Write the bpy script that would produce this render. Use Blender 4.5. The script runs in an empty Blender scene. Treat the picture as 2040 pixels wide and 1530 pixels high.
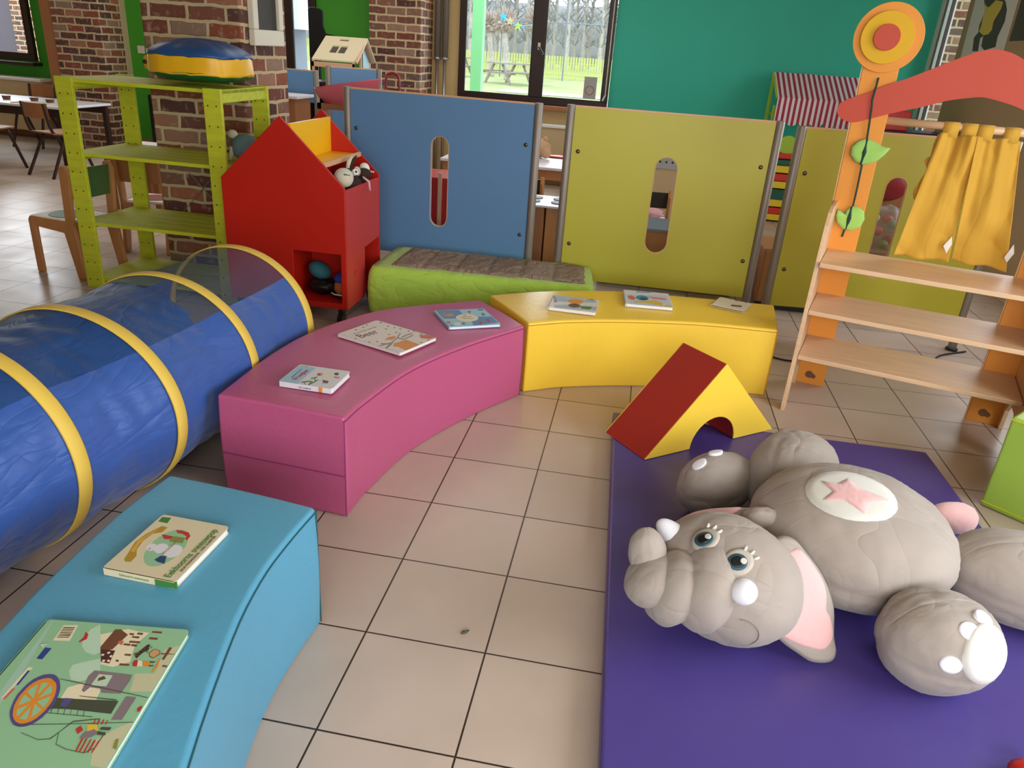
import bpy, bmesh, math, random
from mathutils import Vector, Matrix, noise
from mathutils.geometry import tessellate_polygon
PI = math.pi
rnd = random.Random(7)
sc = bpy.context.scene
C = sc.collection

# ---------------------------------------------------------------- camera
FPX, YAW, PITCH, ROLL = 1505.83, 0.144817, 0.416233, 0.0712173
CAM = Vector((0.57302, -2.84497, 1.46683))
fwd = Vector((-math.sin(YAW)*math.cos(PITCH), math.cos(YAW)*math.cos(PITCH), -math.sin(PITCH)))
r0 = Vector((math.cos(YAW), math.sin(YAW), 0)); u0 = r0.cross(fwd)
rt = math.cos(ROLL)*r0 + math.sin(ROLL)*u0
up = -math.sin(ROLL)*r0 + math.cos(ROLL)*u0
cd = bpy.data.cameras.new('camera'); cam = bpy.data.objects.new('camera', cd); C.objects.link(cam)
cam.matrix_world = Matrix(((rt.x, up.x, -fwd.x, CAM.x), (rt.y, up.y, -fwd.y, CAM.y), (rt.z, up.z, -fwd.z, CAM.z), (0, 0, 0, 1)))
cd.sensor_width = 36; cd.lens = FPX/2040*36; cd.clip_start = .02; cd.clip_end = 300
sc.camera = cam

# ---------------------------------------------------------------- daylight and exposure
w = bpy.data.worlds.new('sky'); sc.world = w; w.use_nodes = True
bg = w.node_tree.nodes['Background']; bg.inputs[0].default_value = (.84, .92, 1.0, 1); bg.inputs[1].default_value = 4.0
sc.view_settings.view_transform = 'Standard'; sc.view_settings.look = 'None'
sc.view_settings.gamma = 1; sc.view_settings.use_curve_mapping = False
sc.view_settings.exposure = 0.0

def area(name, loc, rot, sx, sy, power, col):
    l = bpy.data.lights.new(name, 'AREA'); l.shape = 'RECTANGLE'; l.size = sx; l.size_y = sy; l.energy = power; l.color = col
    o = bpy.data.objects.new(name, l); C.objects.link(o); o.location = loc; o.rotation_euler = rot; return o
# daylight entering by the windows of the right wall and of the wall behind the camera
area('daylight_right_window', (3.3, -1.6, 1.55), (0, math.radians(90), 0), 1.5, 2.2, 62, (.90, .95, 1))
area('daylight_right_window_far', (3.3, 2.4, 1.7), (0, math.radians(90), 0), 1.3, 1.8, 22, (.90, .95, 1))
area('daylight_rear_window', (1.4, -4.4, 1.5), (math.radians(90), 0, 0), 3.0, 1.2, 82, (1, .97, .93))
area('daylight_main_window', (-.8, 6.42, 1.6), (math.radians(-90), 0, 0), 1.5, 1.2, 24, (.9, .95, 1))
area('daylight_middle_window', (-4.0, 6.42, 1.6), (math.radians(-90), 0, 0), 1.2, 1.2, 30, (.9, .95, 1))
area('daylight_left_window', (-8.2, 6.42, 1.6), (math.radians(-90), 0, 0), 1.8, 1.2, 40, (.9, .95, 1))
area('rear_fill_light', (-2.6, 3.6, 2.85), (0, 0, 0), 6.0, 2.2, 70, (1, .95, .88))  # unseen fill light added overhead to brighten the rear of the room

# ---------------------------------------------------------------- materials
def lin(h):
    if isinstance(h, str):
        v = [int(h[i:i+2], 16)/255 for i in (0, 2, 4)]
        return tuple([(x/12.92 if x <= .04045 else ((x+.055)/1.055)**2.4) for x in v] + [1])
    return tuple(h) + (1,)
MATS = {}
def M(key, col, rough=.5, metal=0, bump=0, bscale=40, var=0, vscale=3, spec=.5, stretch=None, sheen=0, detail=3):
    m = bpy.data.materials.new(key); m.use_nodes = True; nt = m.node_tree; n = nt.nodes; L = nt.links; b = n['Principled BSDF']
    c = lin(col); b.inputs['Base Color'].default_value = c; b.inputs['Roughness'].default_value = rough
    b.inputs['Metallic'].default_value = metal; b.inputs['Specular IOR Level'].default_value = spec
    if sheen: b.inputs['Sheen Weight'].default_value = sheen
    tc = n.new('ShaderNodeTexCoord'); mp = n.new('ShaderNodeMapping'); L.new(tc.outputs['Object'], mp.inputs[0])
    if stretch: mp.inputs['Scale'].default_value = stretch
    if var:
        t = n.new('ShaderNodeTexNoise'); t.inputs['Scale'].default_value = vscale; t.inputs['Detail'].default_value = 4; L.new(mp.outputs[0], t.inputs[0])
        r = n.new('ShaderNodeMapRange'); r.inputs[1].default_value = .3; r.inputs[2].default_value = .7; r.inputs[3].default_value = 1-var; r.inputs[4].default_value = 1+var
        L.new(t.outputs[0], r.inputs[0]); mx = n.new('ShaderNodeVectorMath'); mx.operation = 'SCALE'; mx.inputs[0].default_value = c[:3]
        L.new(r.outputs[0], mx.inputs[3]); L.new(mx.outputs[0], b.inputs['Base Color'])
    if bump:
        t = n.new('ShaderNodeTexNoise'); t.inputs['Scale'].default_value = bscale; t.inputs['Detail'].default_value = detail; L.new(mp.outputs[0], t.inputs[0])
        bp = n.new('ShaderNodeBump'); bp.inputs['Strength'].default_value = bump; bp.inputs['Distance'].default_value = .01
        L.new(t.outputs[0], bp.inputs['Height']); L.new(bp.outputs[0], b.inputs['Normal'])
    MATS[key] = m; return m

M('teal_vinyl', '569FC0', .38, bump=.10, bscale=60)
M('magenta_vinyl', 'BA5680', .38, bump=.10, bscale=60)
M('yellow_vinyl', 'F2CA40', .36, bump=.12, bscale=30)
M('red_vinyl', 'A82E22', .36, bump=.10, bscale=30)
M('green_vinyl', '9CBE4A', .42, bump=.10, bscale=30)
M('purple_vinyl', '4B3E88', .36, bump=.25, bscale=9)
M('seam_dark', '1D5560', .6); M('seam_magenta', '8F3466', .6); M('seam_yellow', 'C98E10', .6)
M('lime_paint', 'C0C62C', .5, var=.10, vscale=6, bump=.15, bscale=25, stretch=(1, 6, 6))
M('red_paint', 'B81808', .42, var=.05, vscale=3)
M('side_red_paint', 'C23A34', .42)
M('yellow_paint', 'F5BE08', .4)
M('blue_panel', '6089B4', .45, var=.02, spec=.35)
M('olive_panel', 'B5AE30', .45, var=.02)
M('metal', '8C8379', .5, .45); M('dark_metal', '3A2420', .4, .3); M('black', '0E0E10', .45); M('steel', 'B8B8B8', .3, .9)
M('screw', '5E584C', .35, .8)
M('light_wood', 'D9B48E', .42, var=.08, vscale=5, stretch=(1, 9, 9))
M('beech', 'BE834E', .45, var=.08, vscale=5, stretch=(8, 8, 1))
M('brown_wood', 'A0693F', .5, var=.06, vscale=4, stretch=(6, 6, 1))
M('ply_edge', 'D9A982', .5)
M('orange_paint', 'DF923C', .5, spec=.25); M('coral_paint', 'BE4C3A', .5, spec=.25); M('sun_yellow', 'D8A81E', .5, spec=.25)
M('curtain_cloth', 'CC9C30', .8, bump=.1, bscale=200, sheen=.2)
M('leaf_cloth', '9CCB62', .8, sheen=.3); M('stem_dark', '17382E', .7)
M('elephant_cloth', 'A2978E', .8, sheen=.15)
M('pink_plush', 'E3B2B0', .9, sheen=.5, bump=.2, bscale=60); M('white_plush', 'D9D8D0', .85, sheen=.4, bump=.1, bscale=60)
M('tusk_white', 'E4E4EC', .8, sheen=.3); M('eye_teal', '24505F', .5); M('pupil', '0C0E12', .4); M('eye_pale', 'B8AFA4', .7); M('glint', 'D8D2C8', .5)
M('seam_grey', '857A6E', .9)
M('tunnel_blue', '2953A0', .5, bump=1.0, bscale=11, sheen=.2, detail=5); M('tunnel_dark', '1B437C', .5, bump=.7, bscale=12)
M('tunnel_tape', 'E0BE50', .6, bump=.15, bscale=30)
M('mattress_green', 'A8CC4A', .75, bump=.8, bscale=9, sheen=.2); M('quilt_grey', '94806E', .85, bump=1.0, bscale=16)
M('cream_paint', 'C8B48C', .7); M('green_wall', '3F9A22', .65); M('teal_wall', '2CB59A', .6, var=.02); M('beige_wall', 'CDB07A', .7, var=.03)
M('brown_board', 'A88C64', .7); M('white_paint', 'E8E4DC', .5); M('white_top', 'E6E4EC', .3)
M('window_brown', '2A1510', .4); M('ceiling_white', 'A8967A', .8); M('radiator_beige', 'C2AA82', .5)
M('chalkboard', '3A3634', .7); M('frame_white', 'D8D0BE', .5); M('pipe_grey', '6E665E', .5)
M('pink_plastic', 'DC6A78', .35); M('dark_red_plastic', '8A1E28', .4)
M('cushion_blue', '235088', .4); M('cushion_yellow', 'EDB518', .4); M('cushion_green', '0C6A34', .45)
M('black_plastic', '111114', .35); M('grey_disc', '6F7480', .5)
M('seat_green', '4A6A3C', .5); M('seat_dark', '33332F', .5); M('seat_red', '8C2A24', .5); M('purple_cloth', '6A3A5E', .8)
M('doll_hair', 'C8A078', .8); M('doll_pink', 'E0A8B0', .8)
M('toy_brown', '33221C', .9); M('toy_cream', 'CFC8B0', .85, sheen=.3); M('toy_grey', '5F767A', .9); M('toy_white', 'E8E6E0', .8); M('toy_orange', 'B4602C', .8); M('toy_blue', '2A3A8C', .8); M('toy_teal', '2E6A74', .8)
M('crate_red', 'D8301C', .4); M('crate_yellow', 'F2D020', .4); M('crate_green', '0A5A46', .45); M('lime_green', 'A8CC2C', .5)
M('sticker_grey', 'A8A8A4', .6); M('tag_white', 'E6E2DC', .6); M('cable', '1A1816', .6)
# print colours
for k, h in dict(glass_green='9FC4B0', mint_pale='B4D2B8', mint='8FBE96', cream='E2D8B8', cream2='E0D6BE', sand_pale='BFBF9C', ink='5A4A38', ink2='454B3C', blue_badge='2C3F86', coral='CC6A50', red='B8302C', brown='6E4630', maroon='4C2824', tan='C09A68', orange='D98A2E', mauve='82737A', violet='544C84', yellow='D9B83A', olive='84883A', green='3C7A34', white='DAD9DE', gold='B08A24', gold2='CFA63A', navy='24406E', skyblue='9CC4D8', greybrown='8C8478', midblue='5A86B4', taupe='9C8478', skygrey='9DB4C4', lilac='C4C8D8', teal='3C8A90', pink='D87888', cover_cream='D6CBAA', cover_white='DDD3CC', cover_pale='D2D4D2', cover_blue='9CC6DC', cover_ice='D6D8DC', page_white='E6E6EA', dark_edge='4A4038').items():
    M(k, h, .45)

def crease(key, terms):
    """cloth folds: sum of ridged, warped noises -> bump. terms: (scale, stretch, warp, height)"""
    m = MATS[key]; nt = m.node_tree; n = nt.nodes; L = nt.links; b = n['Principled BSDF']; tc = n.new('ShaderNodeTexCoord'); acc = None
    for s_, st, wp, hg in terms:
        mp = n.new('ShaderNodeMapping'); mp.inputs['Scale'].default_value = st; L.new(tc.outputs['Object'], mp.inputs[0])
        t = n.new('ShaderNodeTexNoise'); t.inputs['Scale'].default_value = s_; t.inputs['Detail'].default_value = 2; t.inputs['Distortion'].default_value = wp; L.new(mp.outputs[0], t.inputs[0])
        a = n.new('ShaderNodeMath'); a.operation = 'SUBTRACT'; a.inputs[1].default_value = .5; L.new(t.outputs[0], a.inputs[0])
        c = n.new('ShaderNodeMath'); c.operation = 'ABSOLUTE'; L.new(a.outputs[0], c.inputs[0])
        d = n.new('ShaderNodeMath'); d.operation = 'POWER'; d.inputs[1].default_value = .6; L.new(c.outputs[0], d.inputs[0])
        e = n.new('ShaderNodeMath'); e.operation = 'MULTIPLY_ADD'; e.inputs[1].default_value = hg; L.new(d.outputs[0], e.inputs[0])
        if acc: L.new(acc, e.inputs[2])
        else: e.inputs[2].default_value = 0
        acc = e.outputs[0]
    bp = n.new('ShaderNodeBump'); bp.inputs['Strength'].default_value = 1; bp.inputs['Distance'].default_value = 1; L.new(acc, bp.inputs['Height']); L.new(bp.outputs[0], b.inputs['Normal'])
crease('elephant_cloth', [(2.6, (1, 2.4, 1.4), .5, .012), (8, (1.2, 3.2, 1), .5, .0016), (2.2, (2.5, 1, 1), .4, .008)])
crease('mattress_green', [(5, (1, 1, 2.0), .8, .011), (14, (1, 1, 1), .8, .003)])
crease('quilt_grey', [(9, (1, 1, 1), 2.0, .016), (24, (1, 1, 1), 1.2, .004)])
crease('tunnel_blue', [(4.5, (1, .5, 1.3), .5, .013), (13, (1, .5, 1.5), .6, .0045)])
crease('tunnel_dark', [(4, (1.6, .4, 1), 1.2, .012), (12, (1, .5, 1), 1.6, .003)])
crease('curtain_cloth', [(4, (2.0, 2.0, .6), .4, .006)])

def floor_mat():
    m = bpy.data.materials.new('floor_tiles'); m.use_nodes = True; nt = m.node_tree; n = nt.nodes; L = nt.links; b = n['Principled BSDF']
    def mth(op, a, b2=None, c2=None):
        x = n.new('ShaderNodeMath'); x.operation = op
        for i, v in enumerate((a, b2, c2)):
            if v is None: continue
            if isinstance(v, (int, float)): x.inputs[i].default_value = v
            else: L.new(v, x.inputs[i])
        return x.outputs[0]
    tc = n.new('ShaderNodeTexCoord'); sp = n.new('ShaderNodeSeparateXYZ'); L.new(tc.outputs['Object'], sp.inputs[0])
    T = .33; idx = []; ds = []
    for a in (0, 1):
        s = mth('DIVIDE', sp.outputs[a], T); s = mth('ADD', s, 100); f = mth('FRACT', s); fl = mth('FLOOR', s); idx.append(fl)
        ds.append(mth('MINIMUM', f, mth('SUBTRACT', 1, f)))
    d = mth('MULTIPLY', mth('MINIMUM', ds[0], ds[1]), T)
    g = n.new('ShaderNodeMapRange'); g.inputs[1].default_value = .0018; g.inputs[2].default_value = .0030; L.new(d, g.inputs[0])
    cx = n.new('ShaderNodeCombineXYZ'); L.new(idx[0], cx.inputs[0]); L.new(idx[1], cx.inputs[1])
    wn = n.new('ShaderNodeTexWhiteNoise'); wn.noise_dimensions = '2D'; L.new(cx.outputs[0], wn.inputs[0])
    nz = n.new('ShaderNodeTexNoise'); nz.inputs['Scale'].default_value = 5; nz.inputs['Detail'].default_value = 6; L.new(tc.outputs['Object'], nz.inputs[0])
    v = mth('ADD', mth('MULTIPLY', wn.outputs[0], .10), mth('MULTIPLY', nz.outputs[0], .22)); v = mth('ADD', v, .84)
    tile = n.new('ShaderNodeVectorMath'); tile.operation = 'SCALE'; tile.inputs[0].default_value = lin('C0AD9F')[:3]; L.new(v, tile.inputs[3])
    mx = n.new('ShaderNodeMix'); mx.data_type = 'RGBA'; L.new(g.outputs[0], mx.inputs[0]); mx.inputs[6].default_value = lin('33271E'); L.new(tile.outputs[0], mx.inputs[7])
    L.new(mx.outputs[2], b.inputs['Base Color'])
    rr = n.new('ShaderNodeMapRange'); L.new(nz.outputs[0], rr.inputs[0]); rr.inputs[3].default_value = .22; rr.inputs[4].default_value = .42; L.new(rr.outputs[0], b.inputs['Roughness'])
    bp = n.new('ShaderNodeBump'); bp.inputs['Strength'].default_value = .5; bp.inputs['Distance'].default_value = .002; L.new(g.outputs[0], bp.inputs['Height']); L.new(bp.outputs[0], b.inputs['Normal'])
    MATS['floor'] = m
floor_mat()

def brick_mat(key, bw, rh, off=(0, 0, 0)):
    m = bpy.data.materials.new(key); m.use_nodes = True; nt = m.node_tree; n = nt.nodes; L = nt.links; b = n['Principled BSDF']
    tc = n.new('ShaderNodeTexCoord'); sp = n.new('ShaderNodeSeparateXYZ'); L.new(tc.outputs['Object'], sp.inputs[0])
    ad = n.new('ShaderNodeMath'); ad.operation = 'ADD'; L.new(sp.outputs[0], ad.inputs[0]); L.new(sp.outputs[1], ad.inputs[1])
    cx = n.new('ShaderNodeCombineXYZ'); L.new(ad.outputs[0], cx.inputs[0]); L.new(sp.outputs[2], cx.inputs[1])
    nz = n.new('ShaderNodeTexNoise'); nz.inputs['Scale'].default_value = 11; nz.inputs['Detail'].default_value = 4; L.new(tc.outputs['Object'], nz.inputs[0])
    sb = n.new('ShaderNodeVectorMath'); sb.operation = 'SUBTRACT'; L.new(nz.outputs['Color'], sb.inputs[0]); sb.inputs[1].default_value = (.5, .5, .5)
    scl = n.new('ShaderNodeVectorMath'); scl.operation = 'SCALE'; L.new(sb.outputs[0], scl.inputs[0]); scl.inputs[3].default_value = .024
    av = n.new('ShaderNodeVectorMath'); L.new(cx.outputs[0], av.inputs[0]); L.new(scl.outputs[0], av.inputs[1])
    br = n.new('ShaderNodeTexBrick'); L.new(av.outputs[0], br.inputs[0]); br.inputs['Scale'].default_value = 1
    br.inputs['Brick Width'].default_value = bw; br.inputs['Row Height'].default_value = rh; br.inputs['Mortar Size'].default_value = .0125; br.inputs['Mortar Smooth'].default_value = .3
    br.inputs['Color1'].default_value = (0, 0, 0, 1); br.inputs['Color2'].default_value = (1, 1, 1, 1); br.inputs['Mortar'].default_value = (.5, .5, .5, 1)
    cr = n.new('ShaderNodeValToRGB'); e = cr.color_ramp.elements; e[0].position = 0; e[0].color = lin('4E2E2A'); e[1].position = 1; e[1].color = lin('A85A3A')
    for p, h in ((.22, '5E3C34'), (.4, '8A4830'), (.55, '66504A'), (.7, '75382A'), (.85, '8E7463')):
        x = e.new(p); x.color = lin(h)
    L.new(br.outputs['Color'], cr.inputs[0])
    n2 = n.new('ShaderNodeTexNoise'); n2.inputs['Scale'].default_value = 26; n2.inputs['Detail'].default_value = 5; L.new(tc.outputs['Object'], n2.inputs[0])
    r2 = n.new('ShaderNodeMapRange'); r2.inputs[1].default_value = .55; r2.inputs[2].default_value = .72; r2.inputs[4].default_value = .55; L.new(n2.outputs[0], r2.inputs[0])
    m1 = n.new('ShaderNodeMix'); m1.data_type = 'RGBA'; L.new(r2.outputs[0], m1.inputs[0]); L.new(cr.outputs[0], m1.inputs[6]); m1.inputs[7].default_value = lin('B09A82')
    m2 = n.new('ShaderNodeMix'); m2.data_type = 'RGBA'; L.new(br.outputs['Fac'], m2.inputs[0]); L.new(m1.outputs[2], m2.inputs[6]); m2.inputs[7].default_value = lin('C4AE8A')
    L.new(m2.outputs[2], b.inputs['Base Color']); b.inputs['Roughness'].default_value = .85
    iv = n.new('ShaderNodeMath'); iv.operation = 'SUBTRACT'; iv.inputs[0].default_value = 1; L.new(br.outputs['Fac'], iv.inputs[1])
    ad2 = n.new('ShaderNodeMath'); ad2.operation = 'MULTIPLY_ADD'; L.new(n2.outputs[0], ad2.inputs[0]); ad2.inputs[1].default_value = .4; L.new(iv.outputs[0], ad2.inputs[2])
    bp = n.new('ShaderNodeBump'); bp.inputs['Strength'].default_value = .8; bp.inputs['Distance'].default_value = .012; L.new(ad2.outputs[0], bp.inputs['Height']); L.new(bp.outputs[0], b.inputs['Normal'])
    MATS[key] = m
brick_mat('brick', .245, .088); brick_mat('brick_small', .225, .082)

def stripe_mat(key, a, c, period, axis=0):
    m = bpy.data.materials.new(key); m.use_nodes = True; nt = m.node_tree; n = nt.nodes; L = nt.links; b = n['Principled BSDF']
    tc = n.new('ShaderNodeTexCoord'); sp = n.new('ShaderNodeSeparateXYZ'); L.new(tc.outputs['Object'], sp.inputs[0])
    d = n.new('ShaderNodeMath'); d.operation = 'DIVIDE'; L.new(sp.outputs[axis], d.inputs[0]); d.inputs[1].default_value = period
    f = n.new('ShaderNodeMath'); f.operation = 'FRACT'; L.new(d.outputs[0], f.inputs[0])
    g = n.new('ShaderNodeMath'); g.operation = 'GREATER_THAN'; L.new(f.outputs[0], g.inputs[0]); g.inputs[1].default_value = .5
    mx = n.new('ShaderNodeMix'); mx.data_type = 'RGBA'; L.new(g.outputs[0], mx.inputs[0]); mx.inputs[6].default_value = lin(a); mx.inputs[7].default_value = lin(c)
    L.new(mx.outputs[2], b.inputs['Base Color']); b.inputs['Roughness'].default_value = .8; MATS[key] = m
stripe_mat('awning_stripes', 'A83048', 'E8DEE0', .052)

def clear_mat(key, tint, fac, col, rough=.1):
    m = bpy.data.materials.new(key); m.use_nodes = True; nt = m.node_tree; n = nt.nodes; L = nt.links; b = n['Principled BSDF']
    b.inputs['Base Color'].default_value = lin(col); b.inputs['Roughness'].default_value = rough
    t = n.new('ShaderNodeBsdfTransparent'); t.inputs[0].default_value = lin(tint); mx = n.new('ShaderNodeMixShader'); mx.inputs[0].default_value = fac
    L.new(t.outputs[0], mx.inputs[1]); L.new(b.outputs[0], mx.inputs[2]); L.new(mx.outputs[0], n['Material Output'].inputs[0]); MATS[key] = m
clear_mat('window_glass', 'F4F8FA', .05, 'E8EEF4'); clear_mat('tunnel_net', 'D4DCEA', .25, '60789C', .5); clear_mat('bag_plastic', 'E8E8E8', .25, 'CFCFCF', .2)

# ---------------------------------------------------------------- building helpers
MW = {}
class B:
    def __init__(s): s.bm = bmesh.new()
    def face(s, vs, mi=0):
        try: f = s.bm.faces.new(vs); f.material_index = mi; return f
        except ValueError: return None
    def box(s, c, d, rz=0, mi=0, mat=None):
        R = Matrix.Rotation(rz, 4, 'Z') if mat is None else mat
        vs = [s.bm.verts.new(Vector(c) + (R @ Vector((sx*d[0]/2, sy*d[1]/2, sz*d[2]/2)))) for sz in (-1, 1) for sx, sy in ((-1, -1), (1, -1), (1, 1), (-1, 1))]
        for q in ((3, 2, 1, 0), (4, 5, 6, 7), (0, 1, 5, 4), (1, 2, 6, 5), (2, 3, 7, 6), (3, 0, 4, 7)): s.face([vs[i] for i in q], mi)
        return s
    def bb(s, lo, hi, mi=0):
        return s.box([(a+b)/2 for a, b in zip(lo, hi)], [b-a for a, b in zip(lo, hi)], 0, mi)
    def beam(s, a, b, w, h, mi=0, upv=(0, 0, 1)):
        a, b = Vector(a), Vector(b); z = (b-a); L = z.length; z.normalize(); x = Vector(upv).cross(z)
        if x.length < 1e-4: x = Vector((1, 0, 0))
        x.normalize(); y = z.cross(x)
        return s.box((a+b)/2, (w, h, L), 0, mi, Matrix((x, y, z)).transposed().to_4x4())
    def prism(s, pts, z0, z1, mi=0, ztop=None):
        a = [s.bm.verts.new((p[0], p[1], z0)) for p in pts]; b = [s.bm.verts.new((p[0], p[1], (ztop[i] if ztop else z1))) for i, p in enumerate(pts)]
        n = len(pts); s.face(a[::-1], mi); s.face(b, mi)
        for i in range(n): s.face([a[i], a[(i+1) % n], b[(i+1) % n], b[i]], mi)
        return s
    def plate(s, outer, holes, fn, t, mi=0):
        """flat board: outline and holes in (u,v), fn maps (u,v,w) to space, thickness t along w"""
        loops = [outer] + holes; flat = [p for l in loops for p in l]
        tri = tessellate_polygon([[Vector((p[0], p[1], 0)) for p in l] for l in loops])
        A = [s.bm.verts.new(fn(p[0], p[1], 0)) for p in flat]; D = [s.bm.verts.new(fn(p[0], p[1], t)) for p in flat]
        for q in tri: s.face([A[i] for i in q], mi); s.face([D[i] for i in q[::-1]], mi)
        k = 0
        for l in loops:
            n = len(l)
            for i in range(n): s.face([A[k+i], A[k+(i+1) % n], D[k+(i+1) % n], D[k+i]], mi)
            k += n
        bmesh.ops.recalc_face_normals(s.bm, faces=s.bm.faces); return s
    def cyl(s, a, b, r, r2=None, n=20, mi=0, cap=True):
        a, b = Vector(a), Vector(b); z = (b-a).normalized(); x = z.orthogonal().normalized(); y = z.cross(x); r2 = r if r2 is None else r2
        P = [s.bm.verts.new(a + r*(x*math.cos(t)+y*math.sin(t))) for t in [2*PI*i/n for i in range(n)]]
        Q = [s.bm.verts.new(b + r2*(x*math.cos(t)+y*math.sin(t))) for t in [2*PI*i/n for i in range(n)]]
        for i in range(n): s.face([P[i], P[(i+1) % n], Q[(i+1) % n], Q[i]], mi)
        if cap: s.face(P[::-1], mi); s.face(Q, mi)
        return s
    def tube(s, path, r, n=10, mi=0, closed=False, flat=None):
        path = [Vector(p) for p in path]; N = len(path); rings = []; px = None
        for i, p in enumerate(path):
            if closed: t = (path[(i+1) % N]-path[i-1]).normalized()
            else: t = (path[min(i+1, N-1)]-path[max(i-1, 0)]).normalized()
            if px is None: x = t.orthogonal().normalized()
            else:
                x = (px - t*px.dot(t)); x = x.normalized() if x.length > 1e-6 else t.orthogonal().normalized()
            px = x; y = t.cross(x); rr = r[i] if isinstance(r, (list, tuple)) else r
            rings.append([s.bm.verts.new(p + rr*(x*math.cos(a)+y*math.sin(a))) for a in [2*PI*k/n for k in range(n)]])
        for i in range(N if closed else N-1):
            P, Q = rings[i], rings[(i+1) % N]
            for k in range(n): s.face([P[k], P[(k+1) % n], Q[(k+1) % n], Q[k]], mi)
        if not closed: s.face(rings[0][::-1], mi); s.face(rings[-1], mi)
        return s
    def ell(s, c, abc, R=None, nu=32, nv=20, fn=None, mi=0):
        c = Vector(c); R = R or Matrix.Identity(3); rows = []
        for j in range(nv+1):
            ph = PI*j/nv; row = []
            for i in range(nu if 0 < j < nv else 1):
                th = 2*PI*i/nu; d = Vector((math.sin(ph)*math.cos(th), math.sin(ph)*math.sin(th), math.cos(ph)))
                k = fn(d) if fn else 1
                row.append(s.bm.verts.new(c + R @ Vector((d.x*abc[0]*k, d.y*abc[1]*k, d.z*abc[2]*k))))
            rows.append(row)
        for j in range(nv):
            a, b = rows[j], rows[j+1]
            for i in range(nu):
                if len(a) == 1: s.face([a[0], b[i], b[(i+1) % nu]], mi)
                elif len(b) == 1: s.face([a[i], b[0], a[(i+1) % nu]], mi)
                else: s.face([a[i], b[i], b[(i+1) % nu], a[(i+1) % nu]], mi)
        return s
    def pad(s, pts, nrm, t, mi=0, rings=4, puff=1.0):
        """cushion-like slab: closed 3-D outline puffed to half thickness t on both sides of its plane"""
        pts = [Vector(p) for p in pts]; c = sum(pts, Vector())/len(pts); nrm = Vector(nrm).normalized(); n = len(pts)
        base = [s.bm.verts.new(p) for p in pts]
        for sg in (1, -1):
            prev = base
            for k in range(1, rings+1):
                f = 1-(k/(rings+.001))**1.6*.999 if k < rings else 0
                h = t*math.sqrt(max(0, 1-f**3))*puff*sg
                if k == rings:
                    top = s.bm.verts.new(c + nrm*h)
                    for i in range(n): s.face([prev[i], prev[(i+1) % n], top] if sg > 0 else [prev[(i+1) % n], prev[i], top], mi)
                else:
                    cur = [s.bm.verts.new(c + (p-c)*f + nrm*h) for p in pts]
                    for i in range(n): s.face([prev[i], prev[(i+1) % n], cur[(i+1) % n], cur[i]] if sg > 0 else [prev[(i+1) % n], prev[i], cur[i], cur[(i+1) % n]], mi)
                    prev = cur
        return s

def props(o, label=None, cat=None, group=None, kind=None):
    for k, v in (('label', label), ('category', cat), ('group', group), ('kind', kind)):
        if v: o[k] = v
    return o
def thing(name, label, cat, loc=(0, 0, 0), rz=0, group=None, kind=None):
    o = bpy.data.objects.new(name, None); C.objects.link(o); o.location = loc; o.rotation_euler = (0, 0, rz); o.empty_display_size = .05
    MW[o] = Matrix.Translation(loc) @ Matrix.Rotation(rz, 4, 'Z'); return props(o, label, cat, group, kind)
def obj(name, b, mats, parent=None, smooth=False, bevel=0, local=False, seg=2, sub=0, recalc=True):
    if isinstance(mats, str): mats = [mats]
    if recalc: bmesh.ops.recalc_face_normals(b.bm, faces=b.bm.faces)
    if parent and not local: b.bm.transform(MW[parent].inverted())
    loc = Vector()
    if not parent and b.bm.verts:
        xs = [v.co for v in b.bm.verts]; loc = Vector(((min(v.x for v in xs)+max(v.x for v in xs))/2, (min(v.y for v in xs)+max(v.y for v in xs))/2, min(v.z for v in xs)))
        if name in KEEP_ORIGIN or name.startswith(('wall', 'floor')): loc = Vector()
        b.bm.transform(Matrix.Translation(-loc))
    me = bpy.data.meshes.new(name); b.bm.to_mesh(me); b.bm.free()
    for m in mats: me.materials.append(MATS[m])
    if smooth:
        for p in me.polygons: p.use_smooth = True
    o = bpy.data.objects.new(name, me); C.objects.link(o); o.location = loc
    if parent: o.parent = parent; MW[o] = MW[parent]
    else: MW[o] = Matrix.Translation(loc)
    if bevel:
        md = o.modifiers.new('bevel', 'BEVEL'); md.width = bevel; md.segments = seg; md.limit_method = 'ANGLE'; md.angle_limit = math.radians(35); md.harden_normals = False
    if sub: md = o.modifiers.new('sub', 'SUBSURF'); md.levels = sub; md.render_levels = sub
    return o
KEEP_ORIGIN = ('brick_pillar',)
def struct(name, b, mats, parent=None, **k):
    o = obj(name, b, mats, parent, **k)
    if not parent: o['kind'] = 'structure'
    return o
def dup(root, loc, rz=0, label=None, group=None):
    r = root.copy(); C.objects.link(r); r.location = loc; r.rotation_euler = (0, 0, rz)
    if label: r['label'] = label
    if group: r['group'] = group
    for ch in list(root.children):
        c = ch.copy(); C.objects.link(c); c.parent = r
        for g in ch.children:
            d = g.copy(); C.objects.link(d); d.parent = c
    return r
def text(name, s, size, loc, rz, mat, parent, tilt=0, ext=.0002, sx=1):
    cu = bpy.data.curves.new(name, 'FONT'); cu.body = s; cu.size = size; cu.extrude = ext; cu.align_x = 'LEFT'
    o = bpy.data.objects.new(name, cu); C.objects.link(o)
    dg = bpy.context.evaluated_depsgraph_get(); me = bpy.data.meshes.new_from_object(o.evaluated_get(dg)); bpy.data.objects.remove(o)
    me.transform(Matrix.Translation(loc) @ Matrix.Rotation(rz, 4, 'Z') @ Matrix.Rotation(tilt, 4, 'X') @ Matrix.Diagonal((sx, 1, 1, 1)))
    if parent: me.transform(MW[parent].inverted())
    me.materials.clear(); me.materials.append(MATS[mat]); o = bpy.data.objects.new(name, me); C.objects.link(o)
    if parent: o.parent = parent; MW[o] = MW[parent]
    return o
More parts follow.
